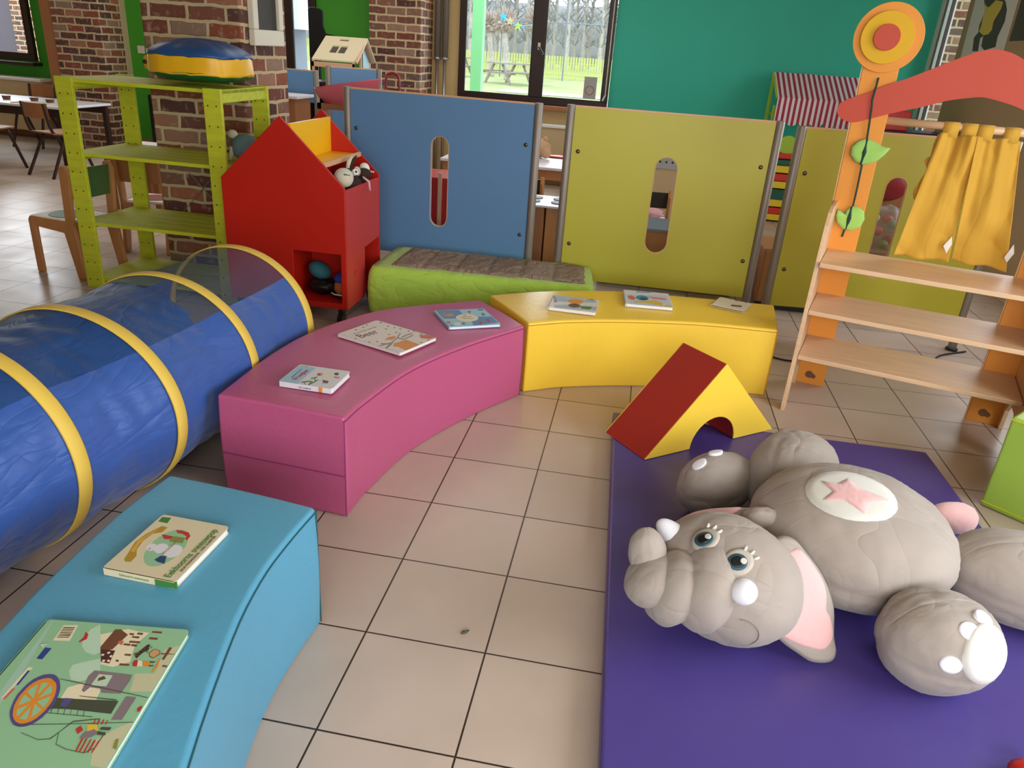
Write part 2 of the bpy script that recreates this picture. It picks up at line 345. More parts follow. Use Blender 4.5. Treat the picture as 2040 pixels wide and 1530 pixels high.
def interp(pts, n):
    """Catmull-Rom through 2-D/3-D points"""
    P = [Vector(p) for p in pts]; out = []; m = len(P)-1
    for i in range(n+1):
        t = i/n*m; k = min(int(t), m-1); f = t-k
        p0 = P[k-1] if k > 0 else P[k]*2-P[k+1]; p3 = P[k+2] if k+2 <= m else P[k+1]*2-P[k]
        p1, p2 = P[k], P[k+1]
        out.append(.5*((2*p1)+(p2-p0)*f+(2*p0-5*p1+4*p2-p3)*f*f+(3*p1-p0-3*p2+p3)*f**3))
    return out
def arc(cx, cy, r, a0, a1, n): return [(cx+r*math.cos(math.radians(a0+(a1-a0)*i/n)), cy+r*math.sin(math.radians(a0+(a1-a0)*i/n))) for i in range(n+1)]
def smooth_shade(o, ang=40):
    for p in o.data.polygons: p.use_smooth = True
    e = o.data
    for ed in e.edges: pass
    return o
ART={
'fair':[('glass_green',[(-0.428,-1.844),(-0.44,-1.847),(-0.397,-1.982),(-0.384,-2.042),(-0.405,-2.018),(-0.441,-1.856),(-0.444,-1.846)]),('mint_pale',[(-0.35,-1.832),(-0.358,-1.848),(-0.356,-1.871),(-0.346,-1.89),(-0.328,-1.903),(-0.309,-1.906),(-0.302,-1.897)]),('mint_pale',[(-0.292,-1.911),(-0.315,-1.925),(-0.329,-1.936),(-0.326,-1.95),(-0.309,-1.967),(-0.292,-1.968),(-0.264,-1.95)]),('cream',[(-0.272,-1.96),(-0.302,-1.984),(-0.297,-2.007),(-0.274,-2.025),(-0.248,-2.019),(-0.236,-2.002),(-0.244,-1.975)]),('cream',[(-0.332,-1.856),(-0.292,-1.831),(-0.266,-1.832),(-0.247,-1.83),(-0.253,-1.866),(-0.236,-1.906),(-0.258,-1.924),(-0.283,-1.923)]),('sand_pale',[(-0.17,-1.846),(-0.195,-1.863),(-0.177,-1.92),(-0.211,-1.928),(-0.194,-1.968),(-0.153,-1.958),(-0.167,-1.853)]),('sand_pale',[(-0.162,-2.114),(-0.186,-2.07),(-0.163,-2.037),(-0.146,-2.022),(-0.133,-2.113)]),('cream',[(-0.388,-1.844),(-0.414,-1.851),(-0.405,-1.891),(-0.375,-1.885)]),('ink',[(-0.411,-1.855),(-0.39,-1.85),(-0.389,-1.852),(-0.41,-1.858)]),('ink',[(-0.41,-1.86),(-0.388,-1.854),(-0.388,-1.857),(-0.409,-1.862)]),('ink',[(-0.409,-1.864),(-0.387,-1.859),(-0.387,-1.861),(-0.408,-1.866)]),('ink',[(-0.407,-1.868),(-0.386,-1.863),(-0.385,-1.865),(-0.407,-1.871)]),('ink',[(-0.406,-1.873),(-0.385,-1.867),(-0.384,-1.87),(-0.406,-1.875)]),('ink',[(-0.405,-1.877),(-0.384,-1.871),(-0.383,-1.874),(-0.405,-1.879)]),('ink',[(-0.404,-1.881),(-0.383,-1.876),(-0.382,-1.878),(-0.404,-1.883)]),('blue_badge',[(-0.406,-1.91),(-0.393,-1.909),(-0.39,-1.937),(-0.401,-1.938)]),('cream',[(-0.4,-1.959),(-0.391,-1.958),(-0.39,-2.015),(-0.386,-2.032),(-0.392,-2.031)]),('blue_badge',[(-0.395,-1.966),(-0.391,-1.965),(-0.386,-1.999),(-0.39,-2)]),('coral',[(-0.39,-2.008),(-0.385,-2.007),(-0.384,-2.031),(-0.389,-2.032)]),('red',[(-0.363,-1.856),(-0.353,-1.862),(-0.348,-1.873),(-0.355,-1.884),(-0.358,-1.883),(-0.357,-1.87)]),('brown',[(-0.311,-1.885),(-0.314,-1.838),(-0.304,-1.835),(-0.282,-1.845),(-0.286,-1.885),(-0.302,-1.897)]),('maroon',[(-0.307,-1.89),(-0.279,-1.887),(-0.269,-1.918),(-0.286,-1.918)]),('cream',[(-0.297,-1.9),(-0.292,-1.899),(-0.291,-1.904),(-0.296,-1.904)]),('cream',[(-0.29,-1.893),(-0.285,-1.892),(-0.284,-1.897),(-0.289,-1.897)]),('cream',[(-0.28,-1.899),(-0.276,-1.899),(-0.274,-1.904),(-0.279,-1.904)]),('cream',[(-0.286,-1.912),(-0.281,-1.912),(-0.28,-1.917),(-0.285,-1.917)]),('cream',[(-0.278,-1.91),(-0.273,-1.91),(-0.271,-1.915),(-0.276,-1.915)]),('coral',[(-0.288,-1.863),(-0.279,-1.861),(-0.276,-1.872),(-0.287,-1.869)]),('brown',[(-0.282,-1.84),(-0.273,-1.839),(-0.271,-1.844),(-0.28,-1.844)]),('brown',[(-0.272,-1.846),(-0.258,-1.844),(-0.257,-1.849),(-0.271,-1.85)]),('brown',[(-0.244,-1.825),(-0.225,-1.822),(-0.224,-1.827),(-0.243,-1.829)]),('brown',[(-0.269,-1.858),(-0.249,-1.855),(-0.248,-1.86),(-0.268,-1.863)]),('brown',[(-0.239,-1.841),(-0.223,-1.839),(-0.222,-1.844),(-0.238,-1.846)]),('brown',[(-0.275,-1.867),(-0.262,-1.865),(-0.261,-1.87),(-0.274,-1.871)]),('brown',[(-0.26,-1.865),(-0.249,-1.864),(-0.248,-1.869),(-0.259,-1.87)]),('brown',[(-0.268,-1.835),(-0.257,-1.834),(-0.256,-1.839),(-0.267,-1.84)]),('brown',[(-0.257,-1.89),(-0.245,-1.888),(-0.244,-1.893),(-0.256,-1.894)]),('brown',[(-0.263,-1.906),(-0.257,-1.907),(-0.256,-1.911),(-0.262,-1.911)]),('brown',[(-0.251,-1.913),(-0.233,-1.911),(-0.232,-1.915),(-0.25,-1.918)]),('brown',[(-0.175,-1.899),(-0.165,-1.898),(-0.164,-1.902),(-0.174,-1.903)]),('maroon',[(-0.228,-1.858),(-0.232,-1.861),(-0.235,-1.875),(-0.237,-1.89),(-0.23,-1.896),(-0.227,-1.878),(-0.222,-1.872)]),('brown',[(-0.213,-1.866),(-0.217,-1.878),(-0.209,-1.887),(-0.201,-1.888),(-0.195,-1.876),(-0.2,-1.868)]),('tan',[(-0.212,-1.867),(-0.215,-1.878),(-0.209,-1.885),(-0.202,-1.886),(-0.197,-1.875),(-0.201,-1.869)]),('brown',[(-0.195,-1.873),(-0.168,-1.869),(-0.167,-1.87),(-0.193,-1.876)]),('brown',[(-0.189,-1.856),(-0.183,-1.856),(-0.18,-1.887),(-0.185,-1.887)]),('red',[(-0.23,-1.908),(-0.231,-1.901),(-0.225,-1.898),(-0.218,-1.913),(-0.225,-1.914)]),('cream',[(-0.225,-1.898),(-0.216,-1.899),(-0.208,-1.91),(-0.217,-1.913)]),('orange',[(-0.214,-1.898),(-0.203,-1.896),(-0.197,-1.908),(-0.208,-1.91)]),('ink',[(-0.203,-1.896),(-0.192,-1.894),(-0.193,-1.898),(-0.2,-1.9)]),('ink',[(-0.199,-1.905),(-0.191,-1.903),(-0.189,-1.906),(-0.197,-1.908)]),('orange',[(-0.191,-1.885),(-0.189,-1.886),(-0.181,-1.906),(-0.183,-1.921),(-0.185,-1.918),(-0.187,-1.901)]),('mauve',[(-0.283,-1.939),(-0.213,-1.933),(-0.208,-1.947),(-0.206,-1.976),(-0.238,-1.981),(-0.247,-1.974),(-0.265,-1.975),(-0.268,-1.987),(-0.274,-1.985),(-0.285,-1.953)]),('mint_pale',[(-0.27,-1.945),(-0.245,-1.942),(-0.24,-1.967),(-0.267,-1.971)]),('brown',[(-0.265,-1.953),(-0.259,-1.946),(-0.251,-1.952),(-0.262,-1.96)]),('ink2',[(-0.314,-2.011),(-0.199,-1.991),(-0.194,-2.018),(-0.308,-2.029)]),('violet',[(-0.29,-2.006),(-0.277,-2.004),(-0.275,-2.022),(-0.287,-2.022)]),('mauve',[(-0.193,-1.979),(-0.175,-1.977),(-0.169,-2.025),(-0.186,-2.029)]),('violet',[(-0.336,-1.967),(-0.327,-1.973),(-0.319,-1.981),(-0.311,-1.991),(-0.305,-2.002),(-0.3,-2.015),(-0.297,-2.027),(-0.297,-2.039),(-0.297,-2.05),(-0.3,-2.06),(-0.304,-2.067),(-0.31,-2.072),(-0.317,-2.075),(-0.325,-2.075),(-0.333,-2.073),(-0.341,-2.068),(-0.349,-2.061),(-0.357,-2.052),(-0.363,-2.041),(-0.368,-2.03),(-0.372,-2.017),(-0.373,-2.005),(-0.373,-1.993),(-0.371,-1.982),(-0.366,-1.974),(-0.36,-1.968),(-0.353,-1.965),(-0.345,-1.964)]),('orange',[(-0.336,-1.976),(-0.328,-1.98),(-0.321,-1.987),(-0.315,-1.996),(-0.31,-2.005),(-0.306,-2.016),(-0.304,-2.027),(-0.303,-2.037),(-0.304,-2.047),(-0.306,-2.055),(-0.309,-2.061),(-0.314,-2.066),(-0.32,-2.069),(-0.326,-2.069),(-0.333,-2.067),(-0.34,-2.063),(-0.347,-2.057),(-0.353,-2.049),(-0.359,-2.04),(-0.363,-2.03),(-0.366,-2.019),(-0.367,-2.008),(-0.367,-1.998),(-0.365,-1.989),(-0.361,-1.982),(-0.356,-1.977),(-0.35,-1.974),(-0.343,-1.973)]),('mint',[(-0.336,-1.985),(-0.33,-1.988),(-0.324,-1.994),(-0.319,-2.001),(-0.315,-2.009),(-0.312,-2.017),(-0.31,-2.026),(-0.31,-2.035),(-0.31,-2.042),(-0.312,-2.049),(-0.315,-2.055),(-0.319,-2.059),(-0.323,-2.061),(-0.328,-2.061),(-0.334,-2.06),(-0.339,-2.057),(-0.344,-2.052),(-0.349,-2.045),(-0.353,-2.038),(-0.357,-2.029),(-0.359,-2.021),(-0.36,-2.012),(-0.36,-2.004),(-0.358,-1.996),(-0.355,-1.99),(-0.351,-1.986),(-0.347,-1.984),(-0.341,-1.983)]),('orange',[(-0.339,-1.982),(-0.337,-2.06),(-0.331,-2.063),(-0.333,-1.984)]),('orange',[(-0.319,-2.001),(-0.355,-2.04),(-0.349,-2.045),(-0.314,-2.006)]),('orange',[(-0.309,-2.033),(-0.361,-2.009),(-0.361,-2.014),(-0.309,-2.037)]),('orange',[(-0.313,-2.059),(-0.351,-1.987),(-0.357,-1.986),(-0.319,-2.058)]),('ink2',[(-0.327,-1.971),(-0.267,-1.972),(-0.268,-1.97),(-0.328,-1.97)]),('ink2',[(-0.267,-1.972),(-0.151,-1.973),(-0.152,-1.972),(-0.268,-1.97)]),('ink2',[(-0.33,-2.074),(-0.255,-2.055),(-0.256,-2.054),(-0.332,-2.073)]),('ink2',[(-0.255,-2.055),(-0.142,-2.025),(-0.143,-2.024),(-0.256,-2.054)]),('ink2',[(-0.299,-2.041),(-0.219,-2.031),(-0.22,-2.03),(-0.3,-2.04)]),('ink2',[(-0.303,-2.032),(-0.232,-2.019),(-0.233,-2.018),(-0.304,-2.03)]),('ink2',[(-0.269,-1.997),(-0.203,-1.991),(-0.204,-1.989),(-0.27,-1.996)]),('ink2',[(-0.308,-2.085),(-0.272,-2.091),(-0.273,-2.09),(-0.309,-2.084)]),('ink2',[(-0.272,-2.091),(-0.254,-2.085),(-0.255,-2.084),(-0.273,-2.09)]),('ink2',[(-0.254,-2.085),(-0.25,-2.071),(-0.251,-2.07),(-0.256,-2.084)]),('ink2',[(-0.25,-2.071),(-0.242,-2.046),(-0.244,-2.045),(-0.251,-2.07)]),('ink2',[(-0.242,-2.047),(-0.204,-2.032),(-0.206,-2.031),(-0.243,-2.045)]),('ink2',[(-0.251,-2.071),(-0.24,-2.091),(-0.239,-2.091),(-0.25,-2.071)]),('ink2',[(-0.24,-2.092),(-0.217,-2.097),(-0.217,-2.096),(-0.24,-2.091)]),('ink2',[(-0.217,-2.097),(-0.185,-2.097),(-0.186,-2.096),(-0.217,-2.096)]),('ink2',[(-0.185,-2.097),(-0.175,-2.085),(-0.176,-2.084),(-0.186,-2.096)]),('ink2',[(-0.175,-2.085),(-0.178,-2.054),(-0.18,-2.054),(-0.176,-2.084)]),('ink2',[(-0.297,-2.028),(-0.291,-2.04),(-0.29,-2.04),(-0.295,-2.028)]),('ink2',[(-0.286,-2.026),(-0.279,-2.039),(-0.278,-2.039),(-0.285,-2.026)]),('ink2',[(-0.275,-2.025),(-0.268,-2.038),(-0.267,-2.038),(-0.274,-2.025)]),('ink2',[(-0.264,-2.023),(-0.257,-2.036),(-0.256,-2.037),(-0.263,-2.023)]),('ink2',[(-0.253,-2.021),(-0.246,-2.035),(-0.245,-2.035),(-0.252,-2.021)]),('ink2',[(-0.242,-2.02),(-0.235,-2.034),(-0.234,-2.034),(-0.241,-2.02)]),('red',[(-0.208,-2.071),(-0.201,-2.097),(-0.198,-2.098),(-0.205,-2.071)]),('red',[(-0.201,-2.071),(-0.195,-2.096),(-0.192,-2.097),(-0.198,-2.071)]),('red',[(-0.193,-2.071),(-0.188,-2.095),(-0.185,-2.096),(-0.191,-2.071)]),('red',[(-0.186,-2.071),(-0.182,-2.094),(-0.179,-2.095),(-0.183,-2.071)]),('red',[(-0.179,-2.071),(-0.175,-2.093),(-0.173,-2.094),(-0.176,-2.071)]),('red',[(-0.212,-2.034),(-0.209,-2.043),(-0.207,-2.044),(-0.21,-2.034)]),('red',[(-0.206,-2.033),(-0.203,-2.042),(-0.2,-2.043),(-0.203,-2.033)]),('red',[(-0.199,-2.032),(-0.196,-2.041),(-0.194,-2.042),(-0.196,-2.032)]),('red',[(-0.192,-2.031),(-0.189,-2.04),(-0.187,-2.041),(-0.19,-2.032)]),('red',[(-0.229,-2.059),(-0.226,-2.051),(-0.216,-2.058),(-0.219,-2.067)]),('yellow',[(-0.218,-2.046),(-0.201,-2.043),(-0.192,-2.053),(-0.208,-2.059)]),('mauve',[(-0.212,-2.062),(-0.2,-2.052),(-0.189,-2.058),(-0.195,-2.068),(-0.211,-2.074)]),('ink2',[(-0.192,-2.046),(-0.175,-2.043),(-0.175,-2.049),(-0.191,-2.051)]),('ink2',[(-0.192,-2.055),(-0.178,-2.054),(-0.175,-2.059),(-0.189,-2.061)]),('red',[(-0.159,-1.998),(-0.156,-1.992),(-0.149,-1.993),(-0.147,-2.003),(-0.155,-2.004)]),('olive',[(-0.154,-2.063),(-0.15,-2.06),(-0.141,-2.079),(-0.148,-2.078)])],
'snow':[('green',[(-0.443,-1.482),(-0.421,-1.48),(-0.417,-1.502),(-0.441,-1.501)]),('mint',[(-0.353,-1.525),(-0.345,-1.534),(-0.338,-1.545),(-0.332,-1.559),(-0.328,-1.574),(-0.327,-1.589),(-0.327,-1.604),(-0.329,-1.618),(-0.333,-1.63),(-0.338,-1.64),(-0.345,-1.648),(-0.353,-1.652),(-0.361,-1.654),(-0.37,-1.652),(-0.378,-1.647),(-0.386,-1.639),(-0.393,-1.629),(-0.399,-1.617),(-0.403,-1.602),(-0.405,-1.587),(-0.406,-1.572),(-0.404,-1.557),(-0.401,-1.544),(-0.395,-1.532),(-0.388,-1.524),(-0.38,-1.519),(-0.371,-1.517),(-0.362,-1.519)]),('white',[(-0.387,-1.586),(-0.385,-1.591),(-0.384,-1.596),(-0.385,-1.601),(-0.388,-1.604),(-0.392,-1.606),(-0.397,-1.606),(-0.402,-1.604),(-0.406,-1.6),(-0.409,-1.596),(-0.41,-1.591),(-0.409,-1.586),(-0.406,-1.582),(-0.402,-1.58),(-0.396,-1.581),(-0.392,-1.583)]),('white',[(-0.365,-1.581),(-0.361,-1.586),(-0.359,-1.592),(-0.359,-1.598),(-0.361,-1.604),(-0.365,-1.607),(-0.369,-1.609),(-0.375,-1.609),(-0.38,-1.607),(-0.385,-1.603),(-0.389,-1.598),(-0.391,-1.592),(-0.391,-1.585),(-0.389,-1.58),(-0.385,-1.576),(-0.38,-1.574),(-0.375,-1.574),(-0.369,-1.577)]),('white',[(-0.332,-1.578),(-0.328,-1.584),(-0.326,-1.591),(-0.325,-1.599),(-0.326,-1.605),(-0.329,-1.611),(-0.334,-1.615),(-0.339,-1.617),(-0.346,-1.617),(-0.352,-1.615),(-0.357,-1.61),(-0.361,-1.604),(-0.364,-1.597),(-0.364,-1.59),(-0.363,-1.583),(-0.36,-1.577),(-0.356,-1.573),(-0.35,-1.571),(-0.344,-1.571),(-0.338,-1.574)]),('red',[(-0.397,-1.607),(-0.397,-1.595),(-0.4,-1.597)]),('gold',[(-0.428,-1.646),(-0.434,-1.621),(-0.443,-1.585),(-0.438,-1.552),(-0.427,-1.526),(-0.422,-1.515),(-0.407,-1.517),(-0.408,-1.537),(-0.425,-1.548),(-0.429,-1.577),(-0.423,-1.609),(-0.41,-1.629),(-0.409,-1.651),(-0.421,-1.653)]),('gold2',[(-0.432,-1.618),(-0.44,-1.578),(-0.431,-1.544),(-0.422,-1.528),(-0.423,-1.538),(-0.431,-1.563),(-0.43,-1.593),(-0.422,-1.618)]),('red',[(-0.383,-1.521),(-0.37,-1.519),(-0.351,-1.522),(-0.339,-1.534),(-0.338,-1.55),(-0.344,-1.548),(-0.347,-1.537),(-0.361,-1.531),(-0.374,-1.531)]),('red',[(-0.404,-1.544),(-0.392,-1.544),(-0.373,-1.545),(-0.377,-1.557),(-0.39,-1.559)]),('olive',[(-0.374,-1.544),(-0.347,-1.543),(-0.341,-1.563),(-0.372,-1.565),(-0.376,-1.557)]),('navy',[(-0.366,-1.632),(-0.361,-1.616),(-0.348,-1.613),(-0.337,-1.639),(-0.353,-1.637)])],
'uk':[('green',[(-0.523,-0.52),(-0.499,-0.518),(-0.498,-0.533),(-0.521,-0.535)]),('skyblue',[(-0.53,-0.522),(-0.469,-0.521),(-0.47,-0.683),(-0.537,-0.677)]),('red',[(-0.426,-0.571),(-0.425,-0.577),(-0.426,-0.582),(-0.429,-0.585),(-0.434,-0.585),(-0.439,-0.582),(-0.442,-0.576),(-0.443,-0.57),(-0.442,-0.565),(-0.439,-0.562),(-0.434,-0.563),(-0.43,-0.566)]),('tan',[(-0.424,-0.567),(-0.423,-0.572),(-0.423,-0.576),(-0.425,-0.578),(-0.428,-0.578),(-0.432,-0.575),(-0.434,-0.57),(-0.436,-0.565),(-0.435,-0.561),(-0.433,-0.558),(-0.43,-0.559),(-0.427,-0.562)]),('cream',[(-0.383,-0.572),(-0.382,-0.581),(-0.384,-0.588),(-0.389,-0.592),(-0.397,-0.593),(-0.405,-0.59),(-0.412,-0.583),(-0.417,-0.575),(-0.419,-0.566),(-0.417,-0.559),(-0.411,-0.554),(-0.403,-0.554),(-0.395,-0.557),(-0.388,-0.564)]),('ink2',[(-0.374,-0.548),(-0.372,-0.554),(-0.373,-0.559),(-0.377,-0.562),(-0.381,-0.562),(-0.386,-0.558),(-0.389,-0.553),(-0.391,-0.547),(-0.389,-0.542),(-0.386,-0.539),(-0.381,-0.539),(-0.377,-0.542)]),('brown',[(-0.407,-0.614),(-0.382,-0.618),(-0.378,-0.638),(-0.393,-0.64),(-0.39,-0.66),(-0.396,-0.634)]),('coral',[(-0.381,-0.574),(-0.359,-0.574),(-0.361,-0.586),(-0.378,-0.584)]),('navy',[(-0.512,-0.629),(-0.512,-0.547),(-0.509,-0.55),(-0.508,-0.635)]),('green',[(-0.461,-0.663),(-0.442,-0.647),(-0.446,-0.638),(-0.465,-0.655)]),('green',[(-0.442,-0.647),(-0.428,-0.646),(-0.432,-0.637),(-0.446,-0.638)]),('green',[(-0.444,-0.622),(-0.429,-0.603),(-0.433,-0.594),(-0.448,-0.614)]),('green',[(-0.441,-0.607),(-0.425,-0.634),(-0.423,-0.63),(-0.439,-0.603)]),('green',[(-0.422,-0.636),(-0.417,-0.624),(-0.421,-0.616),(-0.426,-0.628)]),('green',[(-0.431,-0.671),(-0.424,-0.654),(-0.429,-0.647),(-0.436,-0.663)]),('green',[(-0.424,-0.654),(-0.419,-0.639),(-0.424,-0.631),(-0.429,-0.647)]),('green',[(-0.46,-0.65),(-0.443,-0.676),(-0.441,-0.671),(-0.459,-0.645)]),('green',[(-0.426,-0.674),(-0.433,-0.641),(-0.438,-0.638),(-0.431,-0.671)])],
'beer':[('orange',[(-0.346,-0.141),(-0.342,-0.109),(-0.322,-0.083),(-0.311,-0.098),(-0.317,-0.131)]),('orange',[(-0.299,-0.167),(-0.266,-0.109),(-0.196,-0.145),(-0.23,-0.227),(-0.27,-0.198),(-0.291,-0.199)]),('coral',[(-0.234,-0.038),(-0.204,-0.021),(-0.156,-0.035),(-0.182,-0.067),(-0.216,-0.07)]),('greybrown',[(-0.315,-0.038),(-0.308,-0.099),(-0.302,-0.104),(-0.309,-0.043)]),('greybrown',[(-0.308,-0.098),(-0.313,-0.167),(-0.308,-0.175),(-0.302,-0.106)]),('greybrown',[(-0.313,-0.167),(-0.315,-0.232),(-0.309,-0.239),(-0.308,-0.174)]),('greybrown',[(-0.307,-0.151),(-0.327,-0.182),(-0.322,-0.193),(-0.302,-0.162)]),('greybrown',[(-0.327,-0.182),(-0.345,-0.209),(-0.34,-0.22),(-0.322,-0.193)]),('greybrown',[(-0.308,-0.165),(-0.309,-0.224),(-0.304,-0.231),(-0.302,-0.172)]),('greybrown',[(-0.302,-0.107),(-0.276,-0.116),(-0.278,-0.104),(-0.305,-0.095)]),('greybrown',[(-0.274,-0.115),(-0.253,-0.051),(-0.258,-0.041),(-0.279,-0.105)]),('greybrown',[(-0.289,-0.096),(-0.278,-0.061),(-0.284,-0.05),(-0.294,-0.085)]),('greybrown',[(-0.278,-0.061),(-0.263,-0.033),(-0.268,-0.021),(-0.283,-0.049)]),('greybrown',[(-0.311,-0.17),(-0.347,-0.183),(-0.343,-0.195),(-0.307,-0.182)]),('olive',[(-0.433,0.048),(-0.43,0.059),(-0.421,0.052),(-0.424,0.043)]),('olive',[(-0.391,0.019),(-0.388,0.03),(-0.379,0.023),(-0.383,0.014)]),('olive',[(-0.361,0.01),(-0.358,0.02),(-0.349,0.014),(-0.353,0.005)]),('olive',[(-0.333,0.004),(-0.329,0.014),(-0.321,0.008),(-0.324,-0.001)]),('olive',[(-0.387,-0.02),(-0.384,-0.009),(-0.375,-0.015),(-0.379,-0.024)]),('olive',[(-0.335,-0.043),(-0.332,-0.033),(-0.323,-0.039),(-0.327,-0.048)]),('olive',[(-0.354,-0.079),(-0.351,-0.069),(-0.342,-0.074),(-0.346,-0.083)]),('olive',[(-0.48,-0.034),(-0.477,-0.024),(-0.468,-0.03),(-0.472,-0.039)]),('olive',[(-0.497,-0.073),(-0.494,-0.063),(-0.485,-0.069),(-0.488,-0.078)]),('olive',[(-0.461,-0.173),(-0.458,-0.164),(-0.45,-0.169),(-0.453,-0.178)]),('olive',[(-0.397,-0.19),(-0.394,-0.18),(-0.386,-0.186),(-0.389,-0.194)]),('olive',[(-0.371,-0.174),(-0.368,-0.165),(-0.36,-0.17),(-0.363,-0.179)]),('olive',[(-0.476,-0.002),(-0.473,0.008),(-0.464,0.002),(-0.468,-0.007)]),('olive',[(-0.292,-0.011),(-0.289,-0.001),(-0.28,-0.007),(-0.284,-0.016)]),('olive',[(-0.273,-0.001),(-0.27,0.01),(-0.261,0.004),(-0.265,-0.006)]),('olive',[(-0.235,-0.026),(-0.231,-0.016),(-0.223,-0.021),(-0.227,-0.031)]),('olive',[(-0.188,-0.084),(-0.184,-0.074),(-0.176,-0.08),(-0.18,-0.089)]),('olive',[(-0.207,-0.122),(-0.203,-0.112),(-0.195,-0.118),(-0.199,-0.126)])],
'blue':[('midblue',[(-0.257,0.311),(-0.163,0.366),(-0.136,0.318),(-0.151,0.265),(-0.147,0.241),(-0.196,0.218)]),('midblue',[(-0.061,0.305),(-0.005,0.334),(0.039,0.261),(-0.052,0.178),(-0.073,0.229),(-0.054,0.271)]),('taupe',[(-0.233,0.286),(-0.181,0.314),(-0.158,0.268),(-0.203,0.24)]),('tan',[(-0.198,0.265),(-0.189,0.292),(-0.166,0.28),(-0.182,0.264)]),('cream',[(-0.055,0.284),(-0.054,0.272),(-0.056,0.26),(-0.059,0.249),(-0.065,0.239),(-0.073,0.231),(-0.082,0.224),(-0.092,0.22),(-0.103,0.219),(-0.114,0.219),(-0.124,0.223),(-0.134,0.229),(-0.142,0.237),(-0.148,0.246),(-0.152,0.257),(-0.153,0.269),(-0.152,0.28),(-0.148,0.292),(-0.143,0.302),(-0.135,0.311),(-0.126,0.318),(-0.115,0.322),(-0.104,0.324),(-0.093,0.323),(-0.082,0.319),(-0.073,0.313),(-0.065,0.305),(-0.059,0.295)]),('red',[(-0.126,0.306),(-0.112,0.298),(-0.127,0.289)]),('ink2',[(-0.131,0.27),(-0.089,0.299),(-0.088,0.294),(-0.13,0.264)]),('ink2',[(-0.119,0.254),(-0.077,0.275),(-0.076,0.271),(-0.118,0.248)]),('red',[(-0.124,0.365),(-0.111,0.373),(-0.104,0.335),(-0.112,0.343)]),('green',[(-0.06,0.362),(-0.045,0.363),(-0.036,0.335),(-0.045,0.329)]),('cream',[(-0.11,0.176),(-0.109,0.166),(-0.111,0.157),(-0.115,0.151),(-0.121,0.148),(-0.127,0.151),(-0.133,0.157),(-0.136,0.166),(-0.137,0.176),(-0.136,0.185),(-0.131,0.192),(-0.126,0.194),(-0.119,0.192),(-0.114,0.185)]),('coral',[(-0.178,0.185),(-0.161,0.196),(-0.153,0.165),(-0.166,0.16)]),('green',[(-0.154,0.155),(-0.133,0.148),(-0.143,0.137)]),('green',[(-0.093,0.192),(-0.093,0.185),(-0.094,0.18),(-0.098,0.177),(-0.102,0.177),(-0.105,0.181),(-0.108,0.186),(-0.108,0.193),(-0.107,0.199),(-0.104,0.202),(-0.1,0.201),(-0.096,0.198)]),('red',[(0.003,0.267),(0.003,0.26),(-0.001,0.256),(-0.007,0.257),(-0.013,0.262),(-0.018,0.27),(-0.021,0.279),(-0.02,0.286),(-0.016,0.29),(-0.01,0.289),(-0.004,0.284),(0.001,0.276)]),('red',[(-0.025,0.225),(-0.025,0.218),(-0.027,0.213),(-0.031,0.213),(-0.036,0.217),(-0.04,0.225),(-0.042,0.233),(-0.041,0.241),(-0.039,0.245),(-0.035,0.245),(-0.03,0.241),(-0.027,0.233)]),('navy',[(-0.084,0.41),(-0.064,0.42),(-0.059,0.406),(-0.083,0.397)])],
'sammie':[('skygrey',[(0.218,0.761),(0.429,0.781),(0.443,0.714),(0.376,0.699),(0.247,0.659)]),('skygrey',[(0.244,0.603),(0.314,0.636),(0.451,0.652),(0.461,0.592),(0.254,0.554)]),('orange',[(0.377,0.704),(0.376,0.691),(0.371,0.678),(0.362,0.668),(0.35,0.661),(0.337,0.658),(0.325,0.66),(0.315,0.666),(0.307,0.676),(0.304,0.688),(0.305,0.701),(0.311,0.714),(0.32,0.725),(0.331,0.732),(0.344,0.735),(0.356,0.733),(0.367,0.727),(0.374,0.716)]),('brown',[(0.37,0.637),(0.369,0.623),(0.364,0.611),(0.354,0.602),(0.343,0.597),(0.332,0.597),(0.322,0.602),(0.314,0.612),(0.311,0.624),(0.312,0.637),(0.318,0.649),(0.327,0.659),(0.338,0.664),(0.35,0.664),(0.36,0.659),(0.367,0.649)]),('maroon',[(0.316,0.621),(0.341,0.663),(0.363,0.628),(0.327,0.604)]),('green',[(0.369,0.631),(0.426,0.642),(0.417,0.596),(0.379,0.592)]),('navy',[(0.335,0.559),(0.375,0.564),(0.378,0.54),(0.339,0.533)]),('green',[(0.397,0.763),(0.426,0.775),(0.424,0.749),(0.408,0.747)]),('mauve',[(0.219,0.75),(0.238,0.735),(0.255,0.646),(0.239,0.645)])],
